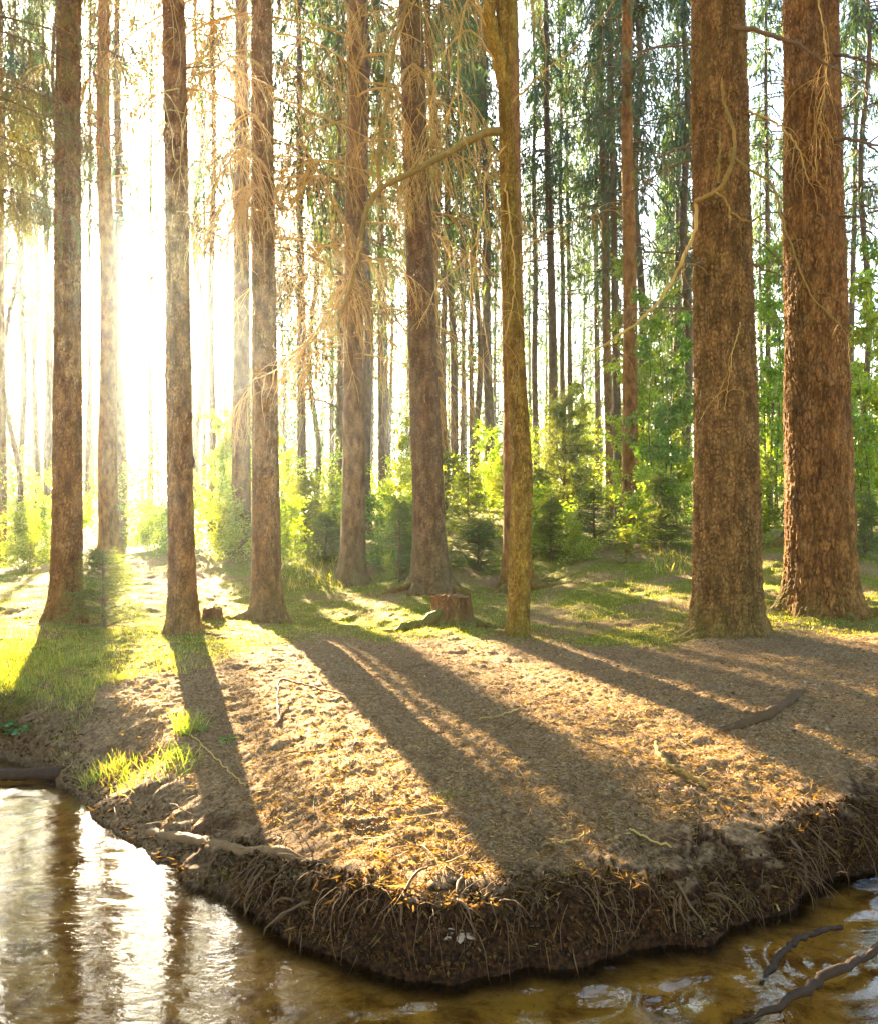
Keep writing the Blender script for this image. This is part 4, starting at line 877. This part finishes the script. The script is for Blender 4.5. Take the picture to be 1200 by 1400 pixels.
stick('fallen_branch', [on(382, 990, .01), on(380, 968, .05), on(382, 950, .10), on(400, 945, .07), on(440, 950, .04), on(470, 952, .015)], .012, .006, wood_mat('red_brown_branch', (.14, .05, .025), (.24, .10, .05)), 'thin red brown branch arching out of the bank beside a small hollow', 'branch', 2, 7, 2)
stick('fallen_branch', [on(470, 1130, .015), on(500, 1128, .02), on(530, 1124, .015)], .014, .008, ROOT, 'short brown stick lying in the middle of the sunlit bank', 'branch', 3)
stick('fallen_branch', [on(895, 1025, .04), on(905, 1046, .03), on(925, 1060, .03), on(945, 1070, .03), on(965, 1080, .025)], .013, .016, TWIG_OLIVE, 'crooked mossy stick lying on the shaded right half of the bank', 'branch', 4, 8, 2)
stick('fallen_branch', [on(860, 1138, .01), on(900, 1158, .015), on(940, 1172, .012), on(968, 1180, .01)], .006, .004, TWIG, 'thin straight pale twig above the eroded bank edge', 'branch', 5, 6)
stick('fallen_branch', [on(945, 985, .015), on(965, 978, .015), on(985, 968, .015)], .007, .005, TWIG_DARK, 'short dark twig left of the mossy half buried root', 'branch', 6, 6)
stick('fallen_branch', [on(1060, 1145, .01), on(1035, 1190, .02), onw(1065, 1252, .02)], .006, .004, TWIG, 'thin twig leaning from the bank down to the riffle', 'branch', 7, 6)
stick('mossy_root', [on(955, 1002, -.05), on(985, 1000, -.015), on(1020, 992, .008), on(1055, 975, .004), on(1085, 955, .0), on(1102, 940, -.03)], .034, .030, wood_mat('mossy_root_wood', (.05, .027, .010), (.15, .08, .032), 30, .9), 'half buried mossy root in the shade below the thick plated trunk', 'root', 8, 10)
stick('fallen_branch', [onw(1040, 1342, -.015), onw(1060, 1318, .005), onw(1085, 1296, .02), onw(1105, 1286, .025), onw(1150, 1268, .0)], .013, .011, WETWOOD, 'short wet dark branch breaking the water surface, upper of two', 'branch', 9, 8, 0, .2)
stick('fallen_branch', [onw(985, 1410, -.02), onw(1040, 1386, .0), onw(1090, 1366, .015), onw(1130, 1345, .03), onw(1150, 1336, .04), onw(1175, 1326, .04), onw(1235, 1300, .06)], .012, .021, WETWOOD, 'longer wet dark branch reaching out of the water at the lower right corner', 'branch', 10, 9, 1, .22)
stick('sunken_branch', [onw(968, 1408, -.07), onw(1000, 1385, -.05), onw(1028, 1368, -.05)], .012, .012, ROOT, 'pale branch lying under the water beside the longer wet branch', 'branch', 11)
stick('fallen_log', [onw(-120, 1066, .02), onw(-20, 1066, .03), onw(40, 1066, .035), onw(92, 1064, .04)], .045, .04, WETWOOD, 'dark wet log lying across the water at the left edge', 'log', 12, 12, 0, .08)
stick('fallen_branch', [onw(560, 1330, .01), onw(610, 1312, .04), onw(665, 1288, .10)], .016, .012, WETWOOD, 'dark rotten branch stuck in the eroded bank under the pale leaf', 'branch', 13, 8)
for j, (pts, lb) in enumerate((([(262, 1008), (295, 1040), (335, 1078)], 'thin pale twig lying across the long trunk shadow'), ([(655, 985), (700, 975), (750, 950), (800, 940)], 'long faint twig in the broad shadow on the bank'), ([(830, 990), (870, 978), (900, 972)], 'straight twig on the bank above the crooked mossy stick'), ([(740, 1160), (790, 1150), (805, 1140)], 'bent twig near the tip of the broad shadow'), ([(505, 1240), (508, 1270), (498, 1300)], 'pale root fibre hanging down the eroded bank'))):
    stick('fallen_twig', [on(*p, .01) for p in pts], .005, .0035, TWIG, lb, 'twig', 20 + j, 6)

# stumps
def stump(px, py, d, w, h, label, seed, roots=()):
    x0 = w2(px, d); z0 = gz(x0, d); e = ob('tree_stump', None, None, (x0, d, z0)); tag(e, label, 'stump'); rr = np.random.default_rng(seed)
    k, n = 56, 16; th = np.arange(k) * 2 * math.pi / k; hs = np.r_[-.12, np.linspace(0, 1, n - 1)]
    HH, TH = np.meshgrid(hs, th, indexing='ij'); R0 = w / FPX * d / 2; H = h / FPX * d
    rad = R0 * (.82 + .34 * np.exp(-np.maximum(HH, 0) * 4) + .07 * np.cos(5 * TH + seed) + .20 * (vnoise(np.cos(TH) * 4 + 5, HH * 2 + np.sin(TH) * 4, seed) - .5) + .10 * (vnoise(np.cos(TH) * 11 + 5, HH * 1.2 + np.sin(TH) * 11, seed + 4) - .5) + .05 * (h2(np.round(TH * 9), TH * 0, seed) - .5))
    topz = H * (.74 + .26 * vnoise(np.cos(TH) * 2 + 3, np.sin(TH) * 2, seed + 1) + .16 * vnoise(np.cos(TH) * 8 + 3, np.sin(TH) * 8, seed + 2) - .25 * (np.abs(np.mod(TH - 2.7 + math.pi, 2 * math.pi) - math.pi) < .35))
    Z = np.where(HH < 0, -.12, HH * topz)
    V = np.stack([rad * np.cos(TH), rad * np.sin(TH), Z], -1).reshape(-1, 3); i = np.arange(n * k).reshape(n, k)
    q = np.stack([i[:-1], np.roll(i[:-1], -1, 1), np.roll(i[1:], -1, 1), i[1:]], -1).reshape(-1, 4)
    ob('bark', mesh_of('bark', V, q, None, [bark_mat('stump_bark', (.15, .055, .018), (.38, .165, .055), (.28, .16, .06), .35)], attrs={'moss': np.clip(sst(.5, .0, HH) * .8, 0, 1).ravel(), 'cavity': (h2(np.round(TH * 9), TH * 0, seed) * .5).ravel()}), e)
    rings = 7; T = V.reshape(n, k, 3)[-1]; P = [T * .985 - [0, 0, .004]]
    for j in range(1, rings): P.append(np.c_[T[:, :2] * (1 - j / rings), T[:, 2] - .012 - .02 * rr.uniform(0, 1, k)])
    P = np.concatenate(P + [np.array([[0, 0, H * .85]])]); ii = np.arange(rings * k).reshape(rings, k)
    q = np.stack([ii[:-1], np.roll(ii[:-1], -1, 1), np.roll(ii[1:], -1, 1), ii[1:]], -1).reshape(-1, 4); t = np.stack([np.full(k, rings * k), ii[-1], np.roll(ii[-1], -1)], 1)
    ob('cut_face', mesh_of('cut_face', P, q, t, [CUTWOOD], attrs={'tint': np.ones((len(P), 3))}), e)
    for j, (az, L, r0) in enumerate(roots): root_part(e, (x0, d, z0), az, L, r0, CUTWOOD if j > 2 else BARK_BROWN, .95, seed + j)
stump(618, 850, 9.6, 64, 40, 'broken reddish tree stump with mossy roots in front of the leaning spruce', 3, ((3.75, .95, .095), (-.15, .8, .08), (-.8, .35, .06)))
stump(291, 838, 10.2, 30, 18, 'little dark stump between the straight reddish trunk and the golden brown one', 5)

# dry leaves that can be told apart
def leaf_mesh(name, seed, lobed):
    rr = np.random.default_rng(seed); k = 28; a = np.linspace(0, 2 * math.pi, k, endpoint=False)
    rad = 1 + (.38 * np.cos(a * 7) if lobed else .06 * np.cos(a * 9)) ; P = np.c_[np.cos(a) * rad, np.sin(a) * rad * .5, np.zeros(k)]
    P[:, 2] = .22 * P[:, 1] ** 2 * 3 - .15 * P[:, 0] ** 2 + rr.normal(0, .05, k)
    V = np.vstack([P, [[0, 0, -.05]], P - [0, 0, .02], [[0, 0, -.07]]]); j = np.arange(k); jn = np.roll(j, -1)
    t = np.concatenate([np.stack([np.full(k, k), j, jn], 1), np.stack([np.full(k, 2 * k + 1), jn + k + 1, j + k + 1], 1)])
    q = np.stack([j, j + k + 1, jn + k + 1, jn], 1)
    return mesh_of(name, V, q, t, [], smooth=False)
def dryleaf_mat(name, c): 
    t = NT(name); v = t.coord(); return t.done(t.bsdf(t.mix(t.noise(v, 4, 4), tuple(x * .6 for x in c), c), .8, None, .2))
LFM = [leaf_mesh('blade', 70, True), leaf_mesh('blade', 71, False), leaf_mesh('blade', 72, True)]
for m_, c in zip(LFM, ((.48, .36, .24), (.38, .20, .10), (.42, .24, .13))): m_.materials.append(dryleaf_mat('dry_leaf', c))
for j, (px, py, s, m, lb) in enumerate(((630, 1281, .055, 0, 'pale oak leaf hanging on the eroded bank above the rotten branch'), (857, 1164, .022, 2, 'brown oak leaf at the edge of the broad shadow tip'), (555, 1095, .018, 1, 'small orange leaf left of the little green sprout'),
                                        (1100, 935, .02, 0, 'pale leaf beside the half buried mossy root'), (1130, 1000, .02, 0, 'pale leaf right of the half buried mossy root'), (1186, 1052, .03, 0, 'pale leaf on the dark right bank near the edge'), (1150, 1200, .028, 2, 'brown leaf hanging above the riffle at the right'), (1068, 1140, .028, 2, 'red brown leaf among the twigs of the right bank edge'),
                                        (940, 1085, .03, 2, 'brown leaf heap piece just below the crooked mossy stick'), (915, 1080, .026, 1, 'curled tan leaf left below the crooked mossy stick'), (1095, 1130, .022, 2, 'red brown leaf further right on the bank edge'), (435, 1252, .03, 1, 'orange lit leaf on the left end of the eroded bank'), (370, 938, .018, 1, 'rusty leaf near the arching red brown branch'))):
    p = on(px, py, .012); e = ob('dry_leaf', None, None, p); tag(e, lb, 'leaf'); o = ob('blade', LFM[m], e, None, 0, s * 1.15); o.rotation_euler = (r.uniform(.1, .7), r.uniform(-.4, .4), r.uniform(0, 6.28))
    if j == 0: o.rotation_euler = (1.0, .1, .4)

# ------------------------------------------------------------------ the hazy air
if HAZE_DENSITY:
    x0, x1, y0, y1, z0, z1 = -620, 620, -80, 920, -2.0, 33
    V = [(x0, y0, z0), (x1, y0, z0), (x1, y1, z0), (x0, y1, z0), (x0, y0, z1), (x1, y0, z1), (x1, y1, z1), (x0, y1, z1)]
    hm = NT('morning_haze'); pv = hm.n('ShaderNodeVolumePrincipled'); pv.inputs['Color'].default_value = (.78, .92, 1.0, 1); pv.inputs['Density'].default_value = HAZE_DENSITY; pv.inputs['Anisotropy'].default_value = .80
    hm.l(pv.outputs[0], hm.out.inputs['Volume'])
    tag(ob('haze', mesh_of('haze', V, [(0, 3, 2, 1), (4, 5, 6, 7), (0, 1, 5, 4), (1, 2, 6, 5), (2, 3, 7, 6), (3, 0, 4, 7)], None, [hm.m], smooth=False)), kind='stuff')
